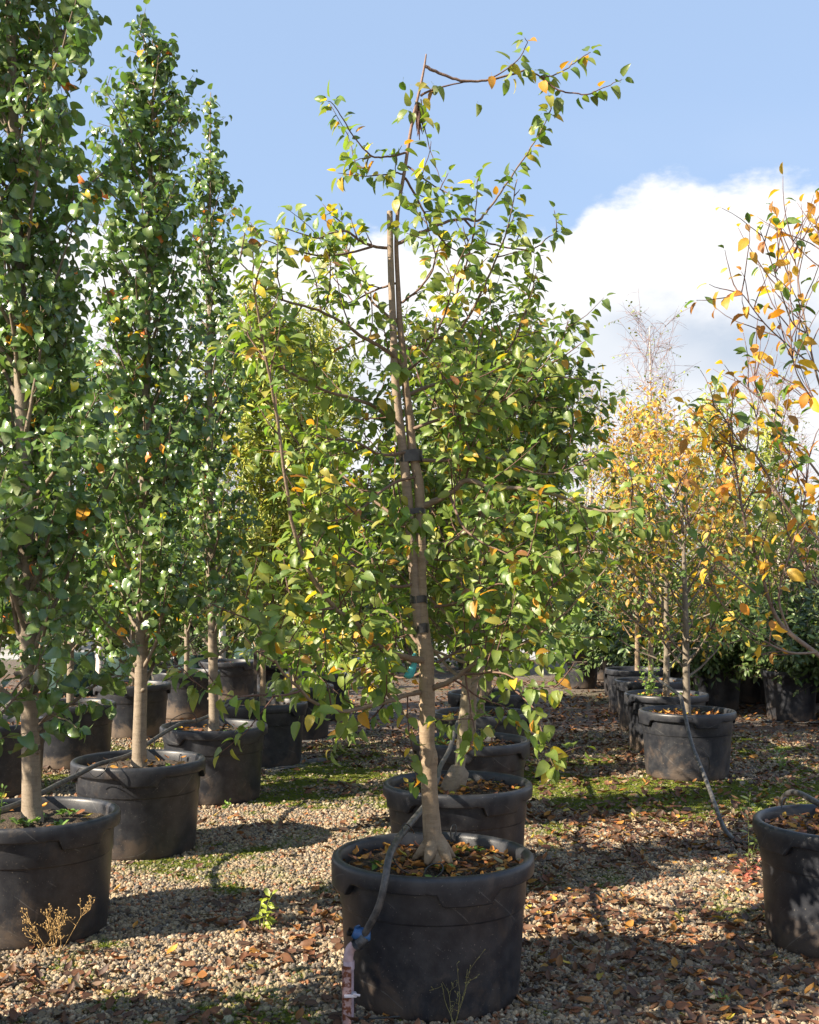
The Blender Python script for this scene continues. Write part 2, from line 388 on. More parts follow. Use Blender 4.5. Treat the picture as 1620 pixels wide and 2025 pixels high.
pal_or_mix = lambda z=0: (pal_om_hi if rng.random() < min(1, max(.12, (z-1.3)/1.9)) else pal_om_lo)(z)
def pal2(a, b, z0, z1): return lambda z=0: (b if rng.random() < min(1, max(0, (z-z0)/(z1-z0))) else a)(z)
pal_yg = pal([(40, (.33, .36, .04)), (30, (.20, .26, .035)), (22, (.46, .43, .05)), (10, (.09, .15, .03))])
pal_dk = pal([(50, (.035, .075, .02)), (30, (.05, .10, .025)), (16, (.08, .13, .03)), (2, (.3, .25, .04))])
pal_pur = pal([(50, (.09, .045, .04)), (30, (.12, .06, .045)), (20, (.06, .07, .03)), (6, (.2, .07, .03))])
BARK_A, BARK_P, TWIG, TWIG_P = (.29, .215, .14), (.25, .20, .145), (.13, .065, .05), (.17, .12, .085)

CEN = None
def leafy(L, pts, step, size, pf, droop=.5, out=.9, start=.1, spread=1., clus=1):
    """leaves along a twig"""
    ln = np.linalg.norm(np.diff(pts, axis=0), axis=1).sum(); n = max(1, int(ln*(1-start)/step))
    for i in range(n):
        f = start+(1-start)*(i+rng.random())/n; p, t = at(pts, min(f, .999))
        for _ in range(clus):
            o = rv(); o -= t*np.dot(o, t); o = nrm(o)
            d = nrm(o*out*spread+t*.55-UP*droop*(.5+rng.random()))
            u = UP*.5+np.array(to_sun)*.7+rv(.42)
            if CEN is not None: q_ = p-np.array((CEN[0], CEN[1], p[2])); u = u+CEN[2]*q_/(np.linalg.norm(q_)+.05)
            u = nrm(u)
            L.add(p, d, u, size*(.72+.5*rng.random()), pf(p[2]))
    p, t = at(pts, .999); L.add(p, nrm(t-UP*droop*.4+rv(.2)), nrm(UP+rv(.3)), size*.8, pf(p[2]))

def branch_obj(tb, root, off, name='branch'):
    return link(name, tb.mesh(name, M_bark, off), root)

# ------------------------------------------------------------------ the setting
n = 121; gx = np.concatenate([-np.geomspace(400, .4, n), [0], np.geomspace(.4, 400, n)])
g = mesh_np('ground', [(-400, -100, 0), (400, -100, 0), (400, 900, 0), (-400, 900, 0)], [np.array([[0, 1, 2, 3]])], None, M_ground, False)
link('ground', g, kind='structure')
road = mesh_np('road', [(-60, 27, .004), (60, 27, .004), (60, 37, .004), (-60, 37, .004)], [np.array([[0, 1, 2, 3]])], None, M_road, False)
link('road', road, kind='structure')

def gn_scatter(name, pts, rot, scl, idx, col, srcs, kind='stuff'):
    me = mesh_np(name, pts, [np.zeros((0, 3), int)], {'rot': ('FLOAT_VECTOR', rot), 'scl': ('FLOAT_VECTOR', scl), 'idx': ('INT', idx), 'col': ('FLOAT_COLOR', col)})
    col_ = bpy.data.collections.new(name+'_shapes')
    for k, s_ in enumerate(srcs):
        o = bpy.data.objects.new(f'{name}_shape_{k:02d}', s_); col_.objects.link(o)
    ob = link(name, me, kind=kind)
    gt = bpy.data.node_groups.new(name, 'GeometryNodeTree')
    gt.interface.new_socket('Geometry', in_out='INPUT', socket_type='NodeSocketGeometry'); gt.interface.new_socket('Geometry', in_out='OUTPUT', socket_type='NodeSocketGeometry')
    N = gt.nodes.new; K = gt.links.new
    gi, go = N('NodeGroupInput'), N('NodeGroupOutput'); mp = N('GeometryNodeMeshToPoints'); ip = N('GeometryNodeInstanceOnPoints'); ci = N('GeometryNodeCollectionInfo')
    ci.inputs[0].default_value = col_; ci.inputs['Separate Children'].default_value = True; ci.inputs['Reset Children'].default_value = True
    K(gi.outputs[0], mp.inputs[0]); K(mp.outputs[0], ip.inputs['Points']); K(ci.outputs[0], ip.inputs['Instance']); ip.inputs['Pick Instance'].default_value = True
    for an, ty, so in (('rot', 'FLOAT_VECTOR', 'Rotation'), ('scl', 'FLOAT_VECTOR', 'Scale'), ('idx', 'INT', 'Instance Index')):
        a = N('GeometryNodeInputNamedAttribute'); a.data_type = ty; a.inputs[0].default_value = an; K(a.outputs[0], ip.inputs[so])
    K(ip.outputs[0], go.inputs[0])
    md = ob.modifiers.new('scatter', 'NODES'); md.node_group = gt; return ob

import bmesh
def stone_mesh(k, sub=1, mat=M_stone):
    bm = bmesh.new(); bmesh.ops.create_icosphere(bm, subdivisions=sub, radius=1)
    r = np.random.default_rng(k); ax = r.normal(size=(5, 3)); ax /= np.linalg.norm(ax, axis=1)[:, None]
    for v_ in bm.verts:
        c_ = np.array(v_.co); 
        for a in ax:
            dv = np.dot(c_, a)
            if dv > .62: c_ -= a*(dv-.62)*.8
        v_.co = c_*(1+.08*r.normal())
    me = bpy.data.meshes.new('gravel_stone'); bm.to_mesh(me); bm.free(); me.materials.append(mat)
    me.polygons.foreach_set('use_smooth', np.ones(len(me.polygons), bool)); me.update(); return me
stones = [stone_mesh(k, 2) for k in range(7)]

def vnoise(x, y, sc, seed):
    """cheap value noise"""
    r = np.random.default_rng(seed); T = r.random((64, 64)); x = x*sc+100; y = y*sc+100; i = np.floor(x).astype(int); j = np.floor(y).astype(int); u = x-i; v_ = y-j
    u = u*u*(3-2*u); v_ = v_*v_*(3-2*v_); g_ = lambda a, b: T[a % 64, b % 64]
    return (g_(i, j)*(1-u)+g_(i+1, j)*u)*(1-v_)+(g_(i, j+1)*(1-u)+g_(i+1, j+1)*u)*v_
def fbm(x, y, sc, seed): return (vnoise(x, y, sc, seed)*.5+vnoise(x, y, sc*2.1, seed+1)*.3+vnoise(x, y, sc*4.3, seed+2)*.2)
def frustum_pts(n, d0, d1, power=1.):
    d = (d0**2+(d1**2-d0**2)*rng.random(n))**.5 if power == 1 else d0*(d1/d0)**rng.random(n)
    return np.stack([(rng.random(n)*2-1)*(d*.40+.35), d], 1)
# --- positions of the pots: (x, y)
L_POS = [(-1.97, 6.05), (-1.84, 7.87), (-1.64, 9.72), (-1.47, 11.6), (-1.33, 13.5), (-1.2, 15.4)]
M_POS = [(.103, 5.13), (.288, 6.94), (.47, 8.85), (.66, 10.7), (.86, 12.6)]
R_POS = [(2.19, 5.82), (2.60, 10.85), (2.77, 12.5), (2.96, 14.2), (3.15, 16.0)]
LL_POS = [(-3.58, 10.0), (-3.37, 11.5), (-3.28, 13.7), (-3.0, 15.6), (-2.75, 17.6)]
def clear_of_pots(p, r=.40):
    ok = np.ones(len(p), bool)
    for (x, y) in L_POS+M_POS+R_POS+LL_POS: ok &= np.hypot(p[:, 0]-x, p[:, 1]-y) > r
    return ok
def moss_f(p):
    x, y = p[:, 0], p[:, 1]; f = fbm(x, y, 1.9, 3)+.42*(fbm(x, y, 5.5, 9)-.54)
    def blob(cx, cy, rx, ry): return np.exp(-((x-cx)/rx)**2-((y-cy)/ry)**2)
    b = .10*np.clip((y-5)/5, 0, 1)+.38*blob(1.85, 9.9, 1.2, .9)+.42*blob(3.3, 9.8, 1.0, .6)+.22*blob(-.3, 10.6, 1.2, 1.6)+.20*blob(1.3, 8.6, .5, .5)+.24*blob(.65, 4.85, .3, .12)+.2*blob(-.9, 7.6, 1.0, .5)+.16*blob(1.6, 6.25, .25, .2)+.20*blob(-.5, 4.72, .2, .15)+.15*blob(1.45, 4.75, .3, .2)
    return f+b
N1 = 145000
gp = np.concatenate([frustum_pts(N1, 4.15, 9.2), frustum_pts(48000, 9.2, 14.)]); gp = gp[clear_of_pots(gp, .345)]
ng = len(gp); far = gp[:, 1] > 9.2
mf = moss_f(gp); keep = (rng.random(ng) > np.clip((mf-.72)*6, 0, .8)); gp = gp[keep]; far = far[keep]; ng = len(gp)
sz = .0094*np.exp(rng.normal(size=ng)*.30); sz[far] *= 1.2
zz = rng.random(ng)*.008+.001
pc = np.array([(.43, .36, .28), (.52, .45, .35), (.30, .27, .24), (.20, .19, .19), (.36, .18, .11), (.46, .23, .13), (.60, .54, .45), (.14, .13, .13), (.38, .29, .17), (.68, .66, .62)])
ci = rng.choice(10, ng, p=[.22, .17, .16, .12, .06, .04, .10, .06, .06, .01]); gc = pc[ci]*(1+rng.normal(size=(ng, 1))*.15)*np.array((.82, .745, .63))
mm_ = np.clip((moss_f(gp)-.60)*3, 0, .7)[:, None]*(rng.random((ng, 1)) > .35); gc = gc*(1-mm_)+np.array((.13, .17, .04))*mm_
gn_scatter('gravel', np.stack([gp[:, 0], gp[:, 1], zz], 1), rng.random((ng, 3))*6.28, sz[:, None]*(.75+.5*rng.random((ng, 3))), rng.integers(0, 7, ng), np.clip(gc, 0, .8), stones)
# --- moss clumps
mp_ = frustum_pts(270000, 4.3, 13.5); mf = moss_f(mp_); q = (mf > .735+.08*rng.normal(size=len(mf))) & clear_of_pots(mp_, .36); mp_ = mp_[q]; nm = len(mp_)
mc = np.array([(.33, .46, .04), (.42, .52, .05), (.24, .36, .04), (.44, .44, .06)])[rng.integers(0, 4, nm)]
def moss_shape(k):
    L_ = []; r = np.random.default_rng(k); V = []; Fc = []
    for i in range(16):
        a = r.random()*6.28; rr = r.random()**.6; b = np.array((math.cos(a)*rr, math.sin(a)*rr, 0)); t_ = b+np.array((r.normal()*.25, r.normal()*.25, .35+.35*r.random())); sdv = np.array((-math.sin(a+r.random()*3), math.cos(a), 0))*.22
        m0 = len(V); V += [tuple(b-sdv*.5), tuple(b+sdv*.5), tuple((b+t_)/2+sdv), tuple(t_)]; Fc += [(m0, m0+1, m0+2), (m0, m0+2, m0+3)]
    return mesh_np('moss_clump', V, [np.array(Fc)], None, M_moss)
gn_scatter('moss', np.stack([mp_[:, 0], mp_[:, 1], np.full(nm, .006)], 1), np.stack([np.zeros(nm), np.zeros(nm), rng.random(nm)*6.28], 1), (.0115*(.6+.8*rng.random((nm, 1))))*np.ones((1, 3))*np.array((1.2, 1.2, .9)), rng.integers(0, 4, nm), mc, [moss_shape(k) for k in range(4)])

# --- fallen leaves
pal_fall = pal([(36, (.085, .042, .028)), (30, (.14, .058, .028)), (11, (.27, .11, .03)), (16, (.050, .030, .024)), (3.5, (.42, .20, .03)), (1.6, (.46, .35, .05)), (6, (.20, .145, .09))])
def litter_density(p):
    x, y = p[:, 0], p[:, 1]; f = fbm(x, y, 1.3, 21)-np.clip((moss_f(p)-.70)*1.2, 0, .3)
    def blob(cx, cy, rx, ry): return np.exp(-((x-cx)/rx)**2-((y-cy)/ry)**2)
    return f+.07*(x > .5)-.045*(x < .2)*(y < 9)+.44*blob(1.5, 4.7, .8, .95)+.15*blob(.95, 6.3, .4, 1.8)+.55*blob(3.0, 12.2, 2.6, 3.5)+.2*blob(1.5, 12, .9, 2)+.2*blob(1.9, 8.6, .5, .5)+.22*blob(.9, 14, 3.0, 3.5)+.20*blob(-.45, 6.2, .35, 1.0)+.28*blob(-1.35, 4.9, .35, .22)+.10*blob(-.75, 4.6, .4, .25)+.2*blob(2.6, 9.6, 1., .9)
lp = np.concatenate([frustum_pts(13000, 4.3, 9), frustum_pts(17000, 9, 21)])
q = (litter_density(lp) > .585+.15*rng.normal(size=len(lp))) & clear_of_pots(lp, .40); lp = lp[q]
FL = Leaves()
for x, y in lp:
    a = rng.random()*6.28; d = np.array((math.cos(a), math.sin(a), rng.normal()*.12))
    FL.add(np.array((x, y, .016+.012*rng.random())), d, nrm(UP+rv(.28)), (.046+.036*rng.random())*(1.2 if y > 9 else 1.), pal_fall())
A = FL.arrays(); vis, sx_, sy_ = in_view(A[0]); sc_ = np.where(vis & (sy_ < 2010), A[4]/A[0][:, 1]**1.6, -1); ip = np.argsort(-sc_)[:260]
def fl_tag(o, i):
    c = A[5][i]
    lab = ('yellow' if c[1] > .27 else 'orange' if c[0] > .22 else 'pale tan' if c[1] > .11 else 'rusty brown' if c[0] > .115 else 'dark brown')
    lx, ly = A[0][i][0], A[0][i][1]; shp = ('flat', 'cupped', 'arched', 'folded', 'thin')[int(i) % 5]; big = 'large' if A[4][i] > .072 else 'small' if A[4][i] < .056 else 'medium'
    place = ('against the left edge pot' if lx < -1.25 else 'left of the rusty post' if ly < 5.2 else 'near the lone seedling' if ly < 6.4 else 'between left and middle rows') if lx < -.3 else ('at the foot of the central pot' if lx < .62 and ly < 5.6 else 'right of the central pot' if lx < 1.1 and ly < 5.6 else 'at the lower right' if ly < 5.3 else 'left of the right edge pot' if lx > 1.2 and ly < 6.6 else 'in the aisle right of the middle row')
    o['label'] = f'{big} {shp} {lab} leaf on the gravel {place}'; o['category'] = 'leaf'; o['group'] = f'{lab} leaves scattered on the gravel'
leaf_objects(A, ip, 'dry', M_dry, None, (0, 0, 0), 'fallen_leaf', fl_tag)
pk = np.ones(len(A[0]), bool); pk[ip] = False
link('leaf_litter', leaves_mesh('leaf_litter', tuple(a[pk] for a in A), 'dry', M_dry, (0, 0, 0)), kind='stuff')

# ------------------------------------------------------------------ pots
RO, PH = .45, .62
def pot_meshes(tab0, tabs=4, hw=.30, bmat=None):
    n = 128; th = np.linspace(0, 2*np.pi, n, endpoint=False)
    dev = np.abs((th[:, None]-(tab0+np.arange(tabs)*2*np.pi/tabs)[None]+np.pi) % (2*np.pi)-np.pi).min(1)
    tab = np.clip((hw-dev)/.045, 0, 1); notch = np.clip(1-np.abs(dev-hw-.10)/.035, 0, 1)
    lip = .075+.050*tab-.006*np.clip(notch*2, 0, 1)
    def lathe(name, prof, mat=M_pot):
        V = []
        for r_, z_ in prof:
            r_ = np.broadcast_to(r_, (n,)); z_ = np.broadcast_to(z_, (n,)); V.append(np.stack([r_*np.cos(th), r_*np.sin(th), z_], 1))
        V = np.concatenate(V); k = len(prof); i = np.arange(k-1)[:, None]*n; j = np.arange(n)[None]; j2 = (j+1) % n
        return mesh_np(name, V, [np.stack([i+j, i+j2, i+n+j2, i+n+j], -1).reshape(-1, 4)], None, mat)
    rim = lathe('rim', [(.398, .535), (.402, .600), (.408, PH-.010), (.416, PH-.002), (.426, PH), (.437, PH-.002), (.445, PH-.010), (.448, PH-.022), (.4485, PH-.045), (.4470, PH-lip+.008), (.4450, PH-lip+.002), (.441, PH-lip), (.430, PH-lip-.001), (.4165, PH-lip+.001)])
    body = lathe('wall', mat=bmat or M_pot, prof=[(.414, PH-.05), (.4135, PH-.10), (.4100, .418), (.4085, .414), (.4045, .412), (.4035, .408), (.398, .30), (.389, .15), (.382, .06), (.378, .025), (.372, .008), (.360, .001), (.30, .001), (0.001, .001)])
    return rim, body
POTM = [pot_meshes(a) for a in (0., .35, .8, 1.25)]+[pot_meshes(a, bmat=M_potd) for a in (0., .35, .8, 1.25)]
def soil_mesh(seed, z=.548, rad=.401):
    r = np.random.default_rng(seed); k, n = 14, 48; V = []
    for i in range(k+1):
        rr = rad*i/k
        for j in range(n):
            a = 2*math.pi*j/n; V.append((rr*math.cos(a), rr*math.sin(a), z+(r.normal()*.006 if i < k else 0)+.018*(1-i/k)))
    i = np.arange(k)[:, None]*n; j = np.arange(n)[None]; j2 = (j+1) % n
    return mesh_np('soil', V, [np.stack([i+j, i+j2, i+n+j2, i+n+j], -1).reshape(-1, 4)], None, M_soil)
SOIL = [soil_mesh(k) for k in range(3)]
pot_no = 0
def pot(x, y, label, var=0, rot=0., scale=1., litter=60, group='black nursery pots standing in rows', weeds=0, z=0):
    global pot_no
    t = thing('nursery_pot', label, 'plant pot', (x, y, z), group); t.rotation_euler.z = rot; t.scale = (scale, scale, scale)
    link('rim', POTM[var][0], t); link('wall', POTM[var][1], t); so = link('soil', SOIL[pot_no % 3], t); pot_no += 1
    if litter:
        L = Leaves()
        for i in range(litter):
            a = rng.random()*6.28; r_ = .385*rng.random()**.5; b = rng.random()*6.28
            L.add(np.array((r_*math.cos(a), r_*math.sin(a), .566+.018*(1-r_/.4)+.012*rng.random())), np.array((math.cos(b), math.sin(b), rng.normal()*.15)), nrm(UP+rv(.25)), .035+.03*rng.random(), pal_soil())
        link('leaf_litter', leaves_mesh('leaf_litter', L.arrays(), 'dry', M_dry, (0, 0, 0)), so, kind='stuff')
    if weeds:
        L = Leaves()
        for w_ in range(weeds):
            a = rng.random()*6.28; r_ = .36*rng.random()**.5; c0 = np.array((r_*math.cos(a), r_*math.sin(a), .57)); 
            for i in range(12):
                b = rng.random()*6.28; L.add(c0+rv(.012)*np.array((1, 1, .3)), np.array((math.cos(b), math.sin(b), .3+.8*rng.random())), UP+rv(.2), .03+.03*rng.random(), np.array((.10, .20, .03))*(.8+.5*rng.random()))
        link('weed', leaves_mesh('weed', L.arrays(), 'shrub', M_shrub, (0, 0, 0)), so, kind='stuff')
    return t
pal_soil = pal([(30, (.22, .09, .035)), (26, (.42, .17, .03)), (14, (.55, .28, .04)), (14, (.12, .05, .03)), (4, (.5, .42, .06)), (4, (.25, .22, .12))])
gL, gM, gR, gLL = 'black nursery pots of the left row', 'black nursery pots of the middle row', 'black nursery pots of the right row', 'black nursery pots far left'
pot(*M_POS[0], 'largest black pot with a hose and blue valve over its rim, centre front', 2, 1.1, litter=340, weeds=6, group=gM)
pot(*M_POS[1], 'black pot directly behind the central one, trunk with a swollen graft standing in it', 1, .25, litter=260, weeds=1, group=gM)
pot(*M_POS[2], 'third black pot of the middle row, half hidden by drooping leaves', 3, 0, litter=160, weeds=4, group=gM)
pot(*M_POS[3], 'fourth black pot of the middle row, behind the hanging branch', 0, 0, litter=100, weeds=2, group=gM)
pot(*M_POS[4], 'farthest black pot of the middle row, mostly behind foliage', 0, .4, litter=60, group=gM)
pot(*L_POS[0], 'dusty scratched black pot cut by the left edge beside a dry weed', 1, .55, litter=14, weeds=7, group=gL)
pot(*L_POS[1], 'black pot with brown dirt smears, second in the left row', 0, -1.32, litter=40, weeds=1, group=gL)
pot(*L_POS[2], 'black pot, third in the left row with a black wire loop over its rim', 2, -1.55, litter=60, weeds=3, group=gL)
pot(*L_POS[3], 'black pot on a dark mat, fourth in the left row behind hanging leaves', 3, -.1, litter=30, group=gL)
pot(*L_POS[4], 'black pot on a mat, fifth in the left row under overhanging leaves', 3, .2, litter=30, group=gL)
pot(*L_POS[5], 'farthest shaded black pot of the left row beneath the crab apple leaves', 3, .5, litter=0, group=gL)
pot(*R_POS[0], 'sunlit grey-black pot cut by the right edge, heaped with orange leaves', 3, 2.2, litter=420, group=gR)
pot(*R_POS[1], 'black pot with a hose hanging down its front to the gravel', 0, -1.57+.2, litter=200, group=gR)
pot(*R_POS[2], 'black pot just behind the one with the hanging hose, green shoots in it', 4, .1, litter=160, weeds=12, group=gR)
pot(*R_POS[3], 'third black pot back in the right row, with dusty side', 5, .1, litter=60, group=gR)
pot(*R_POS[4], 'farthest black pot of the right row under dark shrub leaves', 1, .8, litter=0, group=gR)
pot(*LL_POS[0], 'shaded black pot behind the first trunk at the left edge', 2, .3, litter=50, group=gLL)
pot(*LL_POS[1], 'black pot with tan dirt on its lower side, between the first two trunks', 5, .9, litter=20, group=gLL)
pot(*LL_POS[2], 'dusty pot with weedy soil behind the second left trunk', 4, -1.3, litter=90, weeds=6, group=gLL)
pot(*LL_POS[3], 'tan stained pot just left of the third trunk', 5, -1.2, litter=30, group=gLL)
pot(*LL_POS[4], 'dark pot behind the third left trunk, with reddish dirt', 6, .2, litter=30, group=gLL)

# ------------------------------------------------------------------ the crab apple in front, branch by branch
D0 = 5.13
off0 = (M_POS[0][0], M_POS[0][1], .56)
t0 = thing('crab_apple_tree', 'tall crab apple tree with taped double trunk and turquoise ribbon in the central pot', 'tree', off0, 'crab apple trees of the middle row')
def px(poly, d0=D0, d1=None, sub=4):
    d1 = d0 if d1 is None else d1; k = len(poly)
    return catmull([P(x, y, d0+(d1-d0)*i/(k-1)) for i, (x, y) in enumerate(poly)], sub)
tr = Tubes()
TR = [(864, 1700, .062), (860, 1683, .054), (856, 1660, .044), (852, 1600, .0375), (848, 1530, .036), (849, 1500, .039), (845, 1470, .034), (845, 1400, .034), (844, 1330, .033), (843, 1300, .034), (838, 1250, .0285), (834, 1200, .026), (832, 1117, .0245), (831, 1040, .0235), (829, 964, .022), (821, 918, .0205), (815, 887, .020), (810, 826, .019), (802, 760, .0165), (796, 690, .015), (791, 640, .0135), (787, 560, .0105), (784, 489, .0095), (786, 430, .0085), (791, 390, .0082), (799, 345, .0078), (806, 300, .0074), (812, 262, .007), (818, 228, .0066), (826, 195, .006), (834, 160, .0055), (840, 128, .0045), (843, 107, .003)]
pts = catmull([P(a, b, D0) for a, b, r_ in TR], 4); rad = np.interp(np.linspace(0, 1, len(pts)), np.linspace(0, 1, len(TR)), [r_ for *_, r_ in TR])
tz = np.clip((pts[:, 2]-2.2)/1.6, 0, 1)[:, None]
tr.add(pts, rad, 14, np.array(BARK_A)*(1-tz)+np.array((.24, .15, .11))*tz, .025)
for i in range(5):
    a = i*1.25+.5; b = P(861, 1678, D0); tr.add([b+np.array((0, 0, .05)), b+np.array((math.cos(a)*.030, math.sin(a)*.030, .012)), b+np.array((math.cos(a)*.062, math.sin(a)*.062, -.018)), b+np.array((math.cos(a)*.095, math.sin(a)*.095, -.05))], [.036, .034, .024, .012], 9, BARK_A)
for (kx, ky, kr) in ((834, 1490, .016), (862, 1500, .015), (838, 1560, .012), (856, 1430, .014), (850, 1622, .009), (833, 1395, .014), (858, 1540, .010)):
    tr.add([P(kx+(845-kx)*.4, ky, D0-.012), P(kx, ky-2, D0-.02), P(kx+(kx-846)*.12, ky-4, D0-.024)], [kr*1.2, kr, kr*.45], 8, BARK_A)
link('trunk', tr.mesh('trunk', M_bark, off0), t0)
st_ = Tubes(); SP = [(833, 1285, .008), (829, 1250, .020), (821, 1163, .022), (813, 1071, .023), (806, 979, .022), (800, 918, .021), (793, 860, .0205), (787, 811, .020), (781, 740, .0175), (778, 660, .016), (774, 560, .0145), (772, 480, .0135), (771, 418, .013)]
pts = catmull([P(a, b, D0-.012) for a, b, _ in SP], 3); rad = np.interp(np.linspace(0, 1, len(pts)), np.linspace(0, 1, len(SP)), [c for *_, c in SP])
st_.add(pts, rad, 12, (.27, .205, .15), .02); link('side_stem', st_.mesh('side_stem', M_bark, off0), t0)
for (x0, y0, x1, y1, wd, hh) in ((800, 903, 824, 900, .050, .026), (822, 1186, 834, 1184, .041, .016), (830, 1243, 837, 1241, .037, .021), (806, 1012, 830, 1010, .052, .012)):
    tb = Tubes(); c0 = (P(x0, y0, D0-.006)+P(x1, y1, D0-.006))/2; hw_ = (x1-x0)*D0/F/2
    n_ = 28; V = []; 
    for zi in (-hh, -hh*.5, 0, hh*.5, hh):
        for k in range(n_):
            a = 2*math.pi*k/n_; ca, sa = math.cos(a), math.sin(a); V.append(c0+np.array((math.copysign(hw_, ca)*min(1, abs(ca)*3)+.0265*ca*(1+.015*math.sin(zi*400+k)), .0275*sa, zi+.003*math.sin(k*.9))))
    i = np.arange(4)[:, None]*n_; j = np.arange(n_)[None]; j2 = (j+1) % n_
    link('tape', mesh_np('tape', np.array(V)-np.array(off0), [np.stack([i+j, i+j2, i+n_+j2, i+n_+j], -1).reshape(-1, 4)], None, M_tape), t0)

LV = Leaves(); CEN = (M_POS[0][0], M_POS[0][1]+.3, .35)
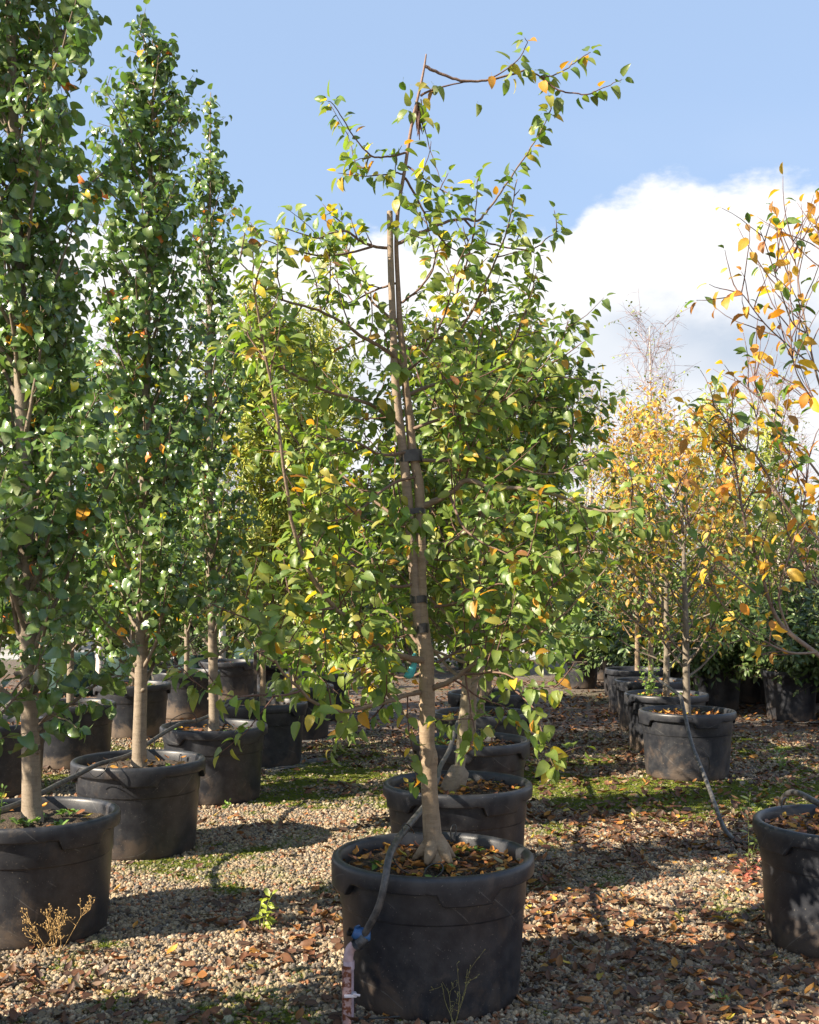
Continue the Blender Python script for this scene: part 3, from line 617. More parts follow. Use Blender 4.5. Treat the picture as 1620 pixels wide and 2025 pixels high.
# (polyline, depth at start, depth at end, start radius, twig density, leaf step)
BR = [
 ([(841, 130), (855, 139), (869, 144), (895, 155), (925, 161), (953, 159), (989, 153), (1024, 144), (1047, 138), (1069, 151), (1100, 147), (1131, 129), (1153, 113), (1168, 103)], 0, .1, .0075, 0, 0, [(.42, .75), (.62, 1)]),
 ([(833, 189), (860, 175), (909, 165), (940, 160)], 0, .05, .006, 0, 0, []),
 ([(1069, 151), (1104, 178), (1135, 184), (1162, 187), (1180, 180), (1207, 167), (1230, 157)], .05, .0, .0042, 0, 0, [(.3, 1)]),
 ([(967, 156), (1000, 138), (1024, 118), (1042, 89), (1038, 74)], .03, -.05, .0035, 0, 0, [(.3, 1)]),
 ([(787, 482), (824, 464), (851, 453), (878, 440), (918, 433), (945, 436), (960, 422), (980, 396), (1002, 364), (1029, 322), (1051, 291), (1073, 253), (1091, 215)], 0, .15, .0085, .2, .05, [(.55, 1)]),
 ([(808, 690), (851, 667), (895, 667), (931, 618), (967, 547), (989, 493), (1007, 440), (1022, 356)], 0, -.25, .0085, .6, .05, [(.25, 1)]),
 ([(895, 667), (904, 578), (922, 520), (936, 462), (942, 400), (944, 356)], -.1, -.3, .0055, .5, .05, [(.2, 1)]),
 ([(918, 433), (958, 476), (1002, 489), (1051, 493), (1087, 467), (1104, 457)], .05, -.1, .0055, .5, .05, [(.3, 1)]),
 ([(806, 302), (780, 307), (753, 311), (731, 307), (704, 276), (678, 236), (660, 207), (648, 199)], 0, -.2, .0055, .35, .05, [(.25, 1)]),
 ([(799, 344), (780, 342), (744, 347), (709, 347), (669, 342)], 0, -.1, .0045, .5, .05, [(.2, .95)]),
 ([(731, 307), (722, 330), (704, 324), (693, 284), (688, 262)], -.05, .1, .0035, .3, .06, [(.2, 1)]),
 ([(807, 329), (842, 356), (878, 378), (913, 391)], 0, -.2, .005, .3, .05, [(.2, 1)]),
 ([(833, 196), (842, 262), (856, 311), (873, 360)], 0, -.05, .0028, 0, 0, []),
 ([(802, 351), (824, 391), (851, 440), (878, 480), (918, 507), (950, 560)], 0, .25, .006, .5, .05, [(.15, 1)]),
 ([(776, 491), (736, 487), (709, 473), (687, 458), (650, 463), (629, 471), (584, 458), (556, 451)], 0, -.3, .0075, .5, .05, [(.2, 1)]),
 ([(736, 487), (690, 500), (629, 505), (576, 493), (540, 480), (508, 468)], -.05, -.35, .006, .5, .05, [(.35, 1)]),
 ([(795, 720), (760, 690), (718, 667), (687, 644), (629, 613), (580, 600), (540, 585), (500, 545), (458, 500)], 0, -.45, .010, .55, .05, [(.2, 1)]),
 ([(642, 613), (651, 573), (653, 511), (648, 480)], -.25, -.25, .004, .3, .055, [(.1, 1)]),
 ([(790, 837), (744, 807), (713, 792), (648, 774), (592, 746), (526, 706), (480, 650)], 0, -.5, .0105, .6, .05, [(.15, 1)]),
 ([(838, 1000), (864, 989), (890, 976), (926, 949), (971, 966), (1012, 964), (1098, 979), (1159, 1004), (1209, 1012), (1260, 1003)], 0, -.35, .0155, .6, .05, [(.3, 1)]),
 ([(918, 954), (931, 903), (911, 842), (916, 792), (925, 730)], -.05, -.2, .006, .6, .05, [(.1, 1)]),
 ([(822, 908), (860, 911), (896, 908), (936, 900), (992, 913), (1073, 938), (1130, 925), (1180, 890)], 0, -.15, .0095, .65, .05, [(.2, 1)]),
 ([(890, 980), (911, 1035), (941, 1065), (981, 1085), (1040, 1110), (1100, 1080)], -.1, -.5, .007, .6, .05, [(.2, 1)]),
 ([(843, 1306), (815, 1303), (789, 1295), (744, 1275), (698, 1227), (663, 1202), (612, 1131), (577, 1025), (549, 827), (521, 680), (500, 560)], 0, -.75, .0165, .8, .06, [(.1, 1)]),
 ([(663, 1202), (610, 1206), (572, 1199), (530, 1195), (480, 1185)], -.4, -.7, .007, .7, .05, [(.1, 1)]),
 ([(840, 1437), (800, 1410), (768, 1375), (740, 1340), (715, 1296), (690, 1240), (640, 1170), (600, 1090)], 0, .35, .012, .8, .06, [(.3, 1)]),
 ([(836, 1369), (810, 1372), (793, 1377), (768, 1387), (715, 1400), (674, 1406), (623, 1390), (584, 1355), (557, 1326), (527, 1271), (510, 1237), (490, 1202)], 0, -.85, .0125, .6, .055, [(.15, 1)]),
 ([(593, 1366), (560, 1376), (512, 1375), (448, 1375), (399, 1360), (363, 1328)], -.62, -1.0, .0055, .3, .06, [(.15, 1)]),
 ([(853, 1362), (870, 1356), (898, 1343), (931, 1318), (964, 1296), (996, 1288), (1049, 1265), (1094, 1233), (1150, 1180), (1200, 1120)], 0, -.35, .0135, .6, .055, [(.25, 1)]),
 ([(919, 1332), (950, 1332), (988, 1330), (1049, 1353), (1110, 1362)], -.1, -.5, .007, .35, .05, [(.2, 1)]),
 ([(980, 1330), (1019, 1365), (1058, 1403), (1071, 1445), (1082, 1486), (1097, 1517)], -.2, -.55, .0055, .25, .055, [(.15, 1)]),
 ([(921, 1334), (928, 1390), (936, 1427), (941, 1452)], -.1, -.2, .005, .2, .05, [(.55, 1)]),
 ([(990, 1290), (1040, 1230), (1080, 1170), (1140, 1120), (1180, 1050)], -.15, -.3, .0065, .6, .05, [(.1, 1)]),
 ([(835, 1120), (880, 1080), (950, 1040), (1030, 1010), (1090, 1030)], 0, .5, .008, .6, .05, [(.2, 1)]),
 ([(829, 1060), (780, 1020), (700, 960), (640, 900), (590, 850)], 0, .45, .009, .7, .05, [(.2, 1)]),
 ([(815, 890), (760, 900), (690, 870), (620, 880), (560, 900)], 0, -.4, .008, .7, .05, [(.2, 1)]),
 ([(806, 780), (860, 760), (930, 740), (1000, 700), (1040, 620), (1060, 540)], 0, .3, .009, .7, .05, [(.2, 1)]),
 ([(800, 740), (840, 700), (880, 620), (900, 540), (930, 470)], 0, -.4, .007, .6, .05, [(.2, 1)]),
 ([(790, 640), (740, 600), (700, 540), (680, 470), (675, 420)], 0, .3, .007, .6, .05, [(.25, 1)]),
 ([(789, 600), (830, 570), (860, 520), (850, 460), (830, 400)], 0, -.3, .006, .6, .05, [(.2, 1)]),
 ([(812, 850), (870, 830), (960, 810), (1040, 760), (1100, 690)], 0, -.25, .009, .7, .05, [(.2, 1)]),
 ([(826, 940), (770, 960), (710, 1010), (650, 1030), (600, 1000)], 0, -.5, .008, .7, .05, [(.2, 1)]),
 ([(830, 1150), (780, 1160), (720, 1130), (660, 1080), (610, 1010)], 0, -.3, .008, .6, .05, [(.2, 1)]),
 ([(785, 560), (750, 570), (710, 590), (670, 600), (620, 560)], 0, .3, .006, .6, .05, [(.2, 1)]),
 ([(838, 1330), (790, 1340), (740, 1310), (690, 1330), (640, 1310), (600, 1340)], 0, .45, .007, .6, .05, [(.2, 1)]),
 ([(744, 1275), (700, 1290), (650, 1260), (600, 1280), (550, 1260)], -.1, -.5, .006, .9, .05, [(.2, 1)]),
 ([(864, 1310), (920, 1280), (980, 1240), (1050, 1215), (1110, 1180)], 0, .4, .007, .9, .05, [(.2, 1)]),
 ([(898, 1343), (950, 1380), (1000, 1400), (1040, 1440)], -.1, .2, .005, .3, .05, [(.2, 1)]),
 ([(861, 1200), (910, 1190), (970, 1160), (1030, 1150), (1080, 1120)], 0, -.4, .007, .9, .05, [(.2, 1)]),
 ([(841, 1290), (800, 1240), (760, 1200), (740, 1130), (730, 1060)], 0, .5, .008, .6, .05, [(.2, 1)]),
]
def twig_col(r0): 
    f = min(1, max(0, (r0-.004)/.008)); return np.array(TWIG)*(1-f)+np.array((.22, .16, .11))*f
SZA = .077
for poly, d0, d1, r0, tw, ls, rngs in BR:
    pts = px(poly, D0+d0, D0+d1, 4); tb = Tubes(); nn = len(pts); r1 = max(.0015, r0*.22)
    tb.add(pts+rng.normal(size=pts.shape)*.0015, np.linspace(r0, r1, nn), 7 if r0 > .007 else 5, twig_col(r0))
    ln = np.linalg.norm(np.diff(pts, axis=0), axis=1).sum(); SZA = .072 if poly[0][1] > 1150 else .067 if poly[-1][1] > 500 else .062
    f0 = rngs[0][0] if rngs else 1.
    if rngs:
        leafy(LV, pts[int(f0*(nn-1)):] if nn-int(f0*(nn-1)) > 2 else pts, .018, SZA, pal_apple, .45, 1.)
    if tw:
        k = max(1, int(ln*(1-f0)*(15+8*(poly[-1][1] > 340)-2*(poly[0][1] > 1150))*tw))
        for i in range(k):
            p, t = at(pts, f0*.5+(1-f0*.5)*(i+rng.random())/k*.98); o = rv(); o -= t*np.dot(o, t); o = nrm(o+UP*.35)
            tl = (.12+.26*rng.random())*(1.15-.4*i/k)*(1 if poly[-1][1] > 470 and poly[0][1] > 400 else .42); g_ = grow(p, o+t*.5, tl, 5, 1.2, .22)
            tb.add(g_, np.linspace(min(.0035, r0*.5), .0013, len(g_)), 4, TWIG); leafy(LV, g_, .025 if SZA > .0715 else .018, SZA*.97, pal_apple, .5, 1., .15)
    branch_obj(tb, t0, off0)
# leaf clusters placed on the bare upper branches
for (cx, cy, k, dz_) in ((860, 165, 5, 0), (815, 215, 8, 0), (838, 225, 4, -.05), (985, 160, 2, 0), (1010, 130, 4, 0), (1060, 150, 3, 0), (940, 180, 1, 0), (1100, 190, 4, 0), (1080, 230, 4, .1), (760, 340, 4, -.05), (770, 300, 3, 0), (845, 340, 6, -.1), (800, 390, 8, -.1), (790, 440, 8, -.1), (800, 170, 3, 0), (940, 1440, 7, -.2), (1075, 1440, 4, -.5), (1100, 1515, 3, -.55), (690, 1420, 5, -.5), (620, 1400, 6, -.8), (820, 1020, 12, -.15), (790, 720, 10, -.12), (770, 790, 8, -.15)):
    for i in range(k):
        p = P(cx+rng.normal()*10, cy+rng.normal()*9, D0+dz_); LV.add(p, nrm(rv(.7)-UP*.6), nrm(UP*.8+np.array((0, -1, 0))*.5+rv(.4)), (.068 if cy < 700 else .075)*(.85+.35*rng.random()), pal_apple())
_a = np.array(LV.p); _x = 810+F*_a[:, 0]/_a[:, 1]; _y = HZ-F*(_a[:, 2]-HC)/_a[:, 1]
kp = np.where(~((np.abs(_x-812) < 34) & (_y > 1255) & (_y < 1345) & (_a[:, 1] < D0+.02)))[0]
for nm_ in 'pdusc': setattr(LV, nm_, [getattr(LV, nm_)[i_] for i_ in kp])
finish_leaves(LV, 'apple', M_apple, t0, off0, 300); CEN = None
# dead hanging tassel near the top
tb = Tubes()
for i in range(9):
    p = P(824+rng.normal()*3, 200+rng.random()*20, D0-.02); tb.add(grow(p, -UP+rv(.15), .08+.06*rng.random(), 4, 0, .2), [.004, .005, .003, .004, .001], 5, (.09, .04, .03))
link('dead_twig', tb.mesh('dead_twig', M_bark, off0), t0)
# ribbon
tb = []; V = []; pr = [(826, 1297), (818, 1303), (817, 1315), (812, 1328), (806, 1340), (800, 1342)]
for i, (a, b) in enumerate([(822, 1302), (820, 1312), (815, 1324), (809, 1336), (804, 1341)]):
    wv_ = (.012, .010, .016, .021, .014)[i]; c_ = P(a, b, D0-.05+.004*math.sin(i*2)); V += [c_+np.array((-wv_, 0, .004)), c_+np.array((wv_, .006, -.004))]
rbn = mesh_np('tail', np.array(V)-P(820, 1304, D0-.04), [np.array([[2*i, 2*i+1, 2*i+3, 2*i+2] for i in range(4)])], None, M_ribbon)
rt = thing('ribbon', 'turquoise plastic ribbon tied to a low branch of the central tree', 'ribbon', P(820, 1304, D0-.04)); o = link('tail', rbn, rt); o.modifiers.new('thick', 'SOLIDIFY').thickness = .0012
kb = Tubes(); a = np.linspace(0, 2*np.pi, 13); kb.add(np.stack([.004*np.sin(a*2), .022*np.cos(a)+.02, .022*np.sin(a)], 1), .0055, 6); link('loop', kb.mesh('loop', M_ribbon), rt)

# ------------------------------------------------------------------ generic potted trees
def limb_tree(name, label, cat, x, y, h, group, trunk=(), seed=1, nb=34, first=1.1, spread=.9, elev=.6, up=.6, tset='apple', size=.068, mat=M_apple, pf=pal_apple_far, step=.028, twigs=9, nind=0, rt_=.032, bark=BARK_A, twc=TWIG, droop=.5, parts=True, lean=(0, 0), top=.35, z0=.56, trunk_lump=.02, tw_len=.22, flush=1., flare=1.35):
    global rng, CEN; keep_ = rng; rng = np.random.default_rng(seed); CEN = (x, y, .75 if tset == 'pear' else .45)
    off = (x, y, z0); t = thing(name, label, cat, off, group)
    k = 14; zs = np.linspace(0, 1, k); base = np.array((x, y, z0-.03))
    bend = np.array([[.03*math.sin(seed+3*z_)*z_+lean[0]*z_, .03*math.cos(seed*2+2.3*z_)*z_+lean[1]*z_, 0] for z_ in zs])
    tp = base+bend+zs[:, None]*UP*(h-z0); tp = catmull(tp, 3)
    rr = np.interp(np.linspace(0, 1, len(tp)), [0, .02, .06, .3, .7, 1], [rt_*flare, rt_*(1+(flare-1)*.4), rt_*1.02, rt_*.85, rt_*.45, .004])
    T = Tubes(); T.add(tp, rr, 12, bark, trunk_lump)
    for i in range(6):
        zk = .1+rng.random()*1.0; a = rng.random()*6.28; p, _ = at(tp, zk/(h-z0)); q_ = np.array((math.cos(a), math.sin(a), .3)); T.add([p, p+q_*rt_*.85, p+q_*rt_*1.25], [rt_*.5, rt_*.42, rt_*.2], 7, np.array(bark)*.8)
    link('trunk', T.mesh('trunk', M_bark, off), t)
    L = Leaves(); allb = None if parts else Tubes()
    for i in range(nb):
        f = i/nb; zf = (first-z0)/(h-z0)+(1-(first-z0)/(h-z0))*f**.95*.97; p, _ = at(tp, min(zf, .99)); a = i*2.399+rng.random()*.7
        ln = spread*(1-top*f-.35*(f > .85))*(.7+.5*rng.random()); e = elev+.25*rng.normal()+.35*f
        d = np.array((math.cos(a)*math.cos(e), math.sin(a)*math.cos(e), math.sin(e))); g_ = grow(p, d, ln, 10, up, .12)
        r0 = max(.0035, rt_*.36*(1-.6*f)); tb = Tubes() if parts else allb
        tb.add(g_, np.linspace(r0, .0016, len(g_)), 6 if parts else 4, np.linspace(np.array(bark)*.9, twc, len(g_)))
        leafy(L, g_[3:], step*1.5, size, pf, droop)
        nt = int(twigs*ln)+1
        for j in range(nt):
            fj = .2+.78*(j+rng.random())/nt; q_, tt = at(g_, min(fj, .99)); o_ = rv(); o_ -= tt*np.dot(o_, tt); w2 = grow(q_, nrm(o_)+tt*.6+UP*.2, tw_len*(.5+.9*rng.random()), 4, up*1.3, .2)
            tb.add(w2, np.linspace(.0028, .0012, len(w2)), 4, twc); leafy(L, w2, step, size*flush, pf, droop)
        if parts: branch_obj(tb, t, off)
    if not parts: link('branch', allb.mesh('branch', M_bark, off), t)['kind'] = 'stuff'
    leafy(L, tp[-6:], step, size, pf, droop)
    finish_leaves(L, tset, mat, t, off, nind); rng = keep_; CEN = None
    return t
gA = 'crab apple trees of the middle row'
limb_tree('crab_apple_tree', 'crab apple with a swollen pale graft at its base, just behind the central tree', 'tree', *M_POS[1], 3.15, gA, seed=11, nb=54, first=1.2, spread=1.2, elev=.35, up=.75, nind=300, step=.024, twigs=13, size=.075, lean=(.22, 0), flare=1.05, rt_=.031, bark=(.32, .26, .17))
limb_tree('crab_apple_tree', 'crab apple standing third in the middle row behind the drooping branch', 'tree', *M_POS[2], 3.5, gA, seed=12, nb=42, first=1.15, spread=1.35, elev=.4, up=.7, nind=120, step=.028, twigs=12, size=.078, lean=(.1, 0))
limb_tree('crab_apple_tree', 'crab apple standing fourth in the middle row, seen through the nearer crowns', 'tree', *M_POS[3], 3.7, gA, seed=13, nb=36, first=1.15, spread=1.3, parts=False, step=.030, size=.085, elev=.4)
limb_tree('crab_apple_tree', 'farthest crab apple of the middle row, a green mass behind the others', 'tree', *M_POS[4], 4.3, gA, seed=14, nb=36, first=1.15, spread=1.4, parts=False, step=.030, size=.09, elev=.4)
# graft swelling of the second tree
tb = Tubes(); gx_, gy_ = M_POS[1]
tb.add([(gx_-.03, gy_-.02, .54), (gx_-.035, gy_-.02, .58), (gx_-.01, gy_, .63), (gx_, gy_, .68), (gx_, gy_, .72)], [.05, .066, .072, .055, .036], 14, (.27, .21, .15), .10)
o = link('graft', tb.mesh('graft', M_bark, (gx_, gy_, .56)), [o_ for o_ in C.objects if o_.name.startswith('crab_apple_tree.001')][0])

gP = 'columnar pear trees of the left row'
def pear(label, x, y, h, seed, nb, nind=300, first=1.15, spread=1.25, elev=.95, **kw):
    return limb_tree('pear_tree', label, 'tree', x, y, h, kw.pop('group', gP), seed=seed, nb=nb, first=first, spread=spread, elev=elev, up=kw.pop('up', 1.1), tset='pear', size=kw.pop('size', .079), mat=M_pear, pf=pal_pear, step=kw.pop('step', .027), twigs=kw.pop('twigs', 11), nind=nind, rt_=kw.pop('rt_', .045), bark=BARK_P, twc=TWIG_P, droop=.75, tw_len=kw.pop('tw_len', .17), top=kw.pop('top', .25), **kw)
pear('tallest columnar pear with a thick mottled trunk at the left edge', *L_POS[0], 7.3, 21, 104, lean=(-.17, 0), rt_=.046, first=1.1, elev=.76, spread=.84, twigs=15, tw_len=.14, top=.08)
pear('columnar pear second in the left row, trunk rising from the pot with dirt smears', *L_POS[1], 5.55, 22, 76, lean=(.12, 0), first=1.1, elev=.72, spread=.80, twigs=15, tw_len=.13, top=.32)
pear('slender columnar pear third in the left row, with pale straight trunk', *L_POS[2], 5.95, 23, 60, lean=(-.05, 0), spread=.72, nind=300, first=1.2, rt_=.040, elev=.8, twigs=13, tw_len=.12, top=.6)
for i, (x, y) in enumerate(LL_POS[:4]):
    pear(('pear with dark crown behind the first trunk at the left edge', 'short dark pear behind the gap between the first two trunks', 'dark pear in the pot with weedy soil behind the second trunk', 'small pear behind the third left trunk, seen through gaps')[i], x, y, (4.0, 3.9, 4.1, 4.0)[i], 31+i, 46, nind=0, parts=False, step=.034, twigs=11, size=.095, elev=.6, first=1.0, group='pear trees far left', rt_=.035)

def upright(label, x, y, h, seed, **kw):
    return limb_tree(kw.pop('name', 'lilly_pilly_tree'), label, 'tree', x, y, h, kw.pop('group', 'yellow green trees behind the middle'), seed=seed, nb=kw.pop('nb', 64), first=kw.pop('first', 1.0), spread=kw.pop('spread', 1.15), elev=.75, up=.9, tset='narrow', size=kw.pop('size', .14), mat=M_shrub, pf=pal_yg, step=kw.pop('step', .026), twigs=12, parts=False, rt_=.03, twc=(.25, .22, .06), droop=.35, **kw)
upright('bright yellow green narrow leaved tree between the third pear and the central tree', *L_POS[3], 4.55, 41)
upright('second yellow green narrow leaved tree, just right of the brightest one', *L_POS[4], 4.9, 42)
upright('third yellow green narrow leaved tree, partly behind the central crown', *L_POS[5], 5.1, 43)
upright('yellow green tree rising above the orange trees at the right', 4.35, 16.5, 4.4, 44, group='yellow green trees at the right', nb=24, z0=0)
upright('pale yellow green tree top seen at the far right', 5.5, 17.5, 4.0, 45, group='yellow green trees at the right', nb=20, z0=0)
limb_tree('ironwood_tree', 'orange and yellow ironwood tree standing in the pot with the hanging hose', 'tree', *R_POS[1], 3.0, 'ironwood trees of the right row', seed=51, nb=42, first=.95, spread=1.25, elev=.42, up=.75, tset='autumn', size=.078, mat=M_autumn, pf=pal_or_mix, step=.062, twigs=9, nind=300, rt_=.036, bark=(.2, .17, .13), twc=(.17, .11, .09), droop=.8, lean=(-.07, 0))
limb_tree('ironwood_tree', 'orange ironwood tree second back in the right row, behind the slim grey trunk', 'tree', *R_POS[2], 3.3, 'ironwood trees of the right row', seed=52, nb=40, first=.9, spread=1.45, elev=.4, up=.7, tset='autumn', size=.082, mat=M_autumn, pf=pal_or_mix, step=.058, twigs=8, parts=False, rt_=.034, bark=(.2, .17, .13), twc=(.17, .11, .09), droop=.8)
limb_tree('ironwood_tree', 'golden ironwood tree third back in the right row', 'tree', *R_POS[3], 3.5, 'ironwood trees of the right row', seed=53, nb=40, first=.9, spread=1.5, elev=.4, up=.7, tset='autumn', size=.085, mat=M_autumn, pf=pal_or_mix, step=.058, twigs=8, parts=False, rt_=.034, droop=.8)
limb_tree('ironwood_tree', 'farthest golden ironwood tree, its crown showing at the left of the orange group', 'tree', *R_POS[4], 4.2, 'ironwood trees of the right row', seed=54, nb=46, first=1.05, spread=1.5, elev=.55, up=.7, tset='autumn', size=.085, mat=M_autumn, pf=pal_or_mix, step=.062, twigs=7, parts=False, rt_=.034, droop=.8)

# right edge ironwood: hand placed limbs
off1 = (R_POS[0][0], R_POS[0][1], .56); t1 = thing('ironwood_tree', 'sparse ironwood with large orange leaves reaching in from the right edge', 'tree', off1, 'ironwood trees of the right row')
T = Tubes(); bx_, by_ = R_POS[0]
tk = catmull([(bx_, by_, .53), (bx_-.01, by_, .9), (bx_+.02, by_, 1.3), (bx_, by_, 1.9), (bx_-.03, by_, 2.5), (bx_-.06, by_, 3.2), (bx_-.03, by_, 3.9)], 4); T.add(tk, np.linspace(.055, .012, len(tk)), 12, (.2, .165, .125), .02); link('trunk', T.mesh('trunk', M_bark, off1), t1)
L = Leaves()
RB = [([(1664, 1330), (1616, 1293), (1550, 1241), (1522, 1190), (1503, 1120), (1475, 1044), (1457, 937), (1443, 861), (1436, 790)], 0, -.2, .019, 1.),
 ([(1503, 1180), (1428, 1115), (1381, 1068), (1353, 1021), (1330, 983)], -.1, -.35, .008, .6),
 ([(1664, 1100), (1616, 1063), (1569, 1021), (1532, 965), (1494, 899), (1466, 880), (1428, 820), (1400, 796)], 0, -.3, .012, .8),
 ([(1494, 899), (1500, 866), (1490, 800), (1470, 740)], -.2, -.1, .006, .5),
 ([(1655, 860), (1616, 744), (1597, 660), (1588, 613), (1579, 556), (1569, 491), (1568, 458)], 0, .1, .009, .9),
 ([(1597, 660), (1569, 641), (1550, 594), (1532, 538), (1513, 481), (1504, 458)], .05, -.2, .006, .8),
 ([(1588, 613), (1562, 560), (1555, 505), (1541, 463), (1538, 434)], .05, .15, .004, .6),
 ([(1650, 760), (1565, 688), (1522, 650), (1494, 617), (1471, 585), (1458, 577)], 0, -.25, .006, .9),
 ([(1650, 980), (1590, 900), (1540, 850), (1500, 780), (1480, 700)], 0, .3, .009, .9),
 ([(1655, 1190), (1600, 1130), (1560, 1060), (1540, 960), (1550, 860)], 0, .3, .011, .9),
 ([(1616, 1290), (1560, 1290), (1500, 1260), (1440, 1210), (1400, 1150)], -.1, -.5, .009, .8),
 ([(1660, 700), (1640, 600), (1625, 500), (1612, 430)], 0, -.1, .006, .9),
 ([(1660, 900), (1630, 820), (1600, 780), (1570, 720), (1560, 600)], 0, -.35, .008, 1.),
 ([(1560, 1250), (1540, 1180), (1560, 1100), (1590, 1000), (1600, 900)], -.1, -.3, .009, .9)]
RD = R_POS[0][1]; pal_or2 = lambda z=0: (pal_or if rng.random() < min(1, max(.35, (z-1.6)/1.1)) else pal_om_lo)(z)
for poly, d0, d1, r0, tw in RB:
    pts = px(poly, RD+d0, RD+d1, 4); tb = Tubes(); tb.add(pts, np.linspace(r0*.72, .002, len(pts)), 7, np.linspace((.26, .20, .15), (.15, .085, .075), len(pts)))
    ln = np.linalg.norm(np.diff(pts, axis=0), axis=1).sum(); leafy(L, pts[len(pts)//3:], .085, .10, pal_or2, .7)
    for i in range(int(ln*15*tw)):
        p, t = at(pts, .15+.84*rng.random()); o_ = rv(); o_ -= t*np.dot(o_, t); g_ = grow(p, nrm(o_)+t*.7+UP*.5, .12+.26*rng.random(), 5, 1.2, .2)
        tb.add(g_, np.linspace(.0035, .0013, len(g_)), 4, (.15, .085, .075)); leafy(L, g_, .065 if p[2] < 2.6 else .10, .080 if i % 3 else .055, pal_or2, .7)
    branch_obj(tb, t1, off1)
finish_leaves(L, 'autumn', M_autumn, t1, off1, 300)

# bare birch and bare far trees
def birch(label, x, y, h, seed, col=(.55, .45, .42), leaves=0, spread=1.5, nb=34, grp='bare birches far behind'):
    global rng; keep_ = rng; rng = np.random.default_rng(seed); off = (x, y, 0); t = thing('birch_tree', label, 'tree', off, grp)
    T = Tubes(); tp = grow((x, y, -.02), UP+rv(.03), h, 16, .0, .03); T.add(tp, np.linspace(.075, .008, len(tp)), 8, (.62, .56, .50), .03); link('trunk', T.mesh('trunk', M_bark, off), t)
    B = Tubes(); L = Leaves()
    for i in range(nb):
        f = .22+.76*i/nb; p, _ = at(tp, f); a = i*2.4+rng.random(); e = .9; g_ = grow(p, (math.cos(a)*math.cos(e), math.sin(a)*math.cos(e), math.sin(e)), spread*(1.1-f*.7), 8, .2, .14); B.add(g_, np.linspace(.018*(1.1-f), .003, len(g_)), 4, col)
        for j in range(9):
            q_, tt = at(g_, .15+.84*rng.random()); w2 = grow(q_, tt*.6+rv(.6)+UP*.2, .25+.45*rng.random(), 5, -.3, .2); B.add(w2, np.linspace(.0045, .002, len(w2)), 3, (.30, .19, .17))
            for k in range(3):
                q3, t3 = at(w2, rng.random()*.95); w3 = grow(q3, t3+rv(.6), .2+.2*rng.random(), 3, -.6, .2); B.add(w3, [.003, .0025, .002, .0015], 3, (.30, .19, .17))
                if leaves and rng.random() < leaves: leafy(L, w3, .07, .06, pal_yg, .5)
    link('branch', B.mesh('branch', M_bark, off), t)['kind'] = 'stuff'
    if L.p: finish_leaves(L, 'small', M_shrub, t, off, 0)
    rng = keep_
birch('bare pale birch with fine pinkish twigs above the orange trees', 4.45, 22., 6.6, 61, leaves=.12)
birch('second bare birch, slimmer, just left of the tallest one', 3.7, 23.5, 5.3, 62, leaves=.5)
birch('bare birch showing in the sky gap between the first two pears', -5.9, 22, 6.9, 63, spread=1.3)
birch('bare birch with thin twigs at the far right behind the sparse orange tree', 7.1, 22, 5.6, 64, leaves=.15)
birch('pale trunked birch behind the lower trunks at the left', -4.6, 20, 4.8, 65, leaves=.3)
birch('pale trunked birch low behind the third pear trunk', -3.4, 21, 4.6, 66, leaves=.3)

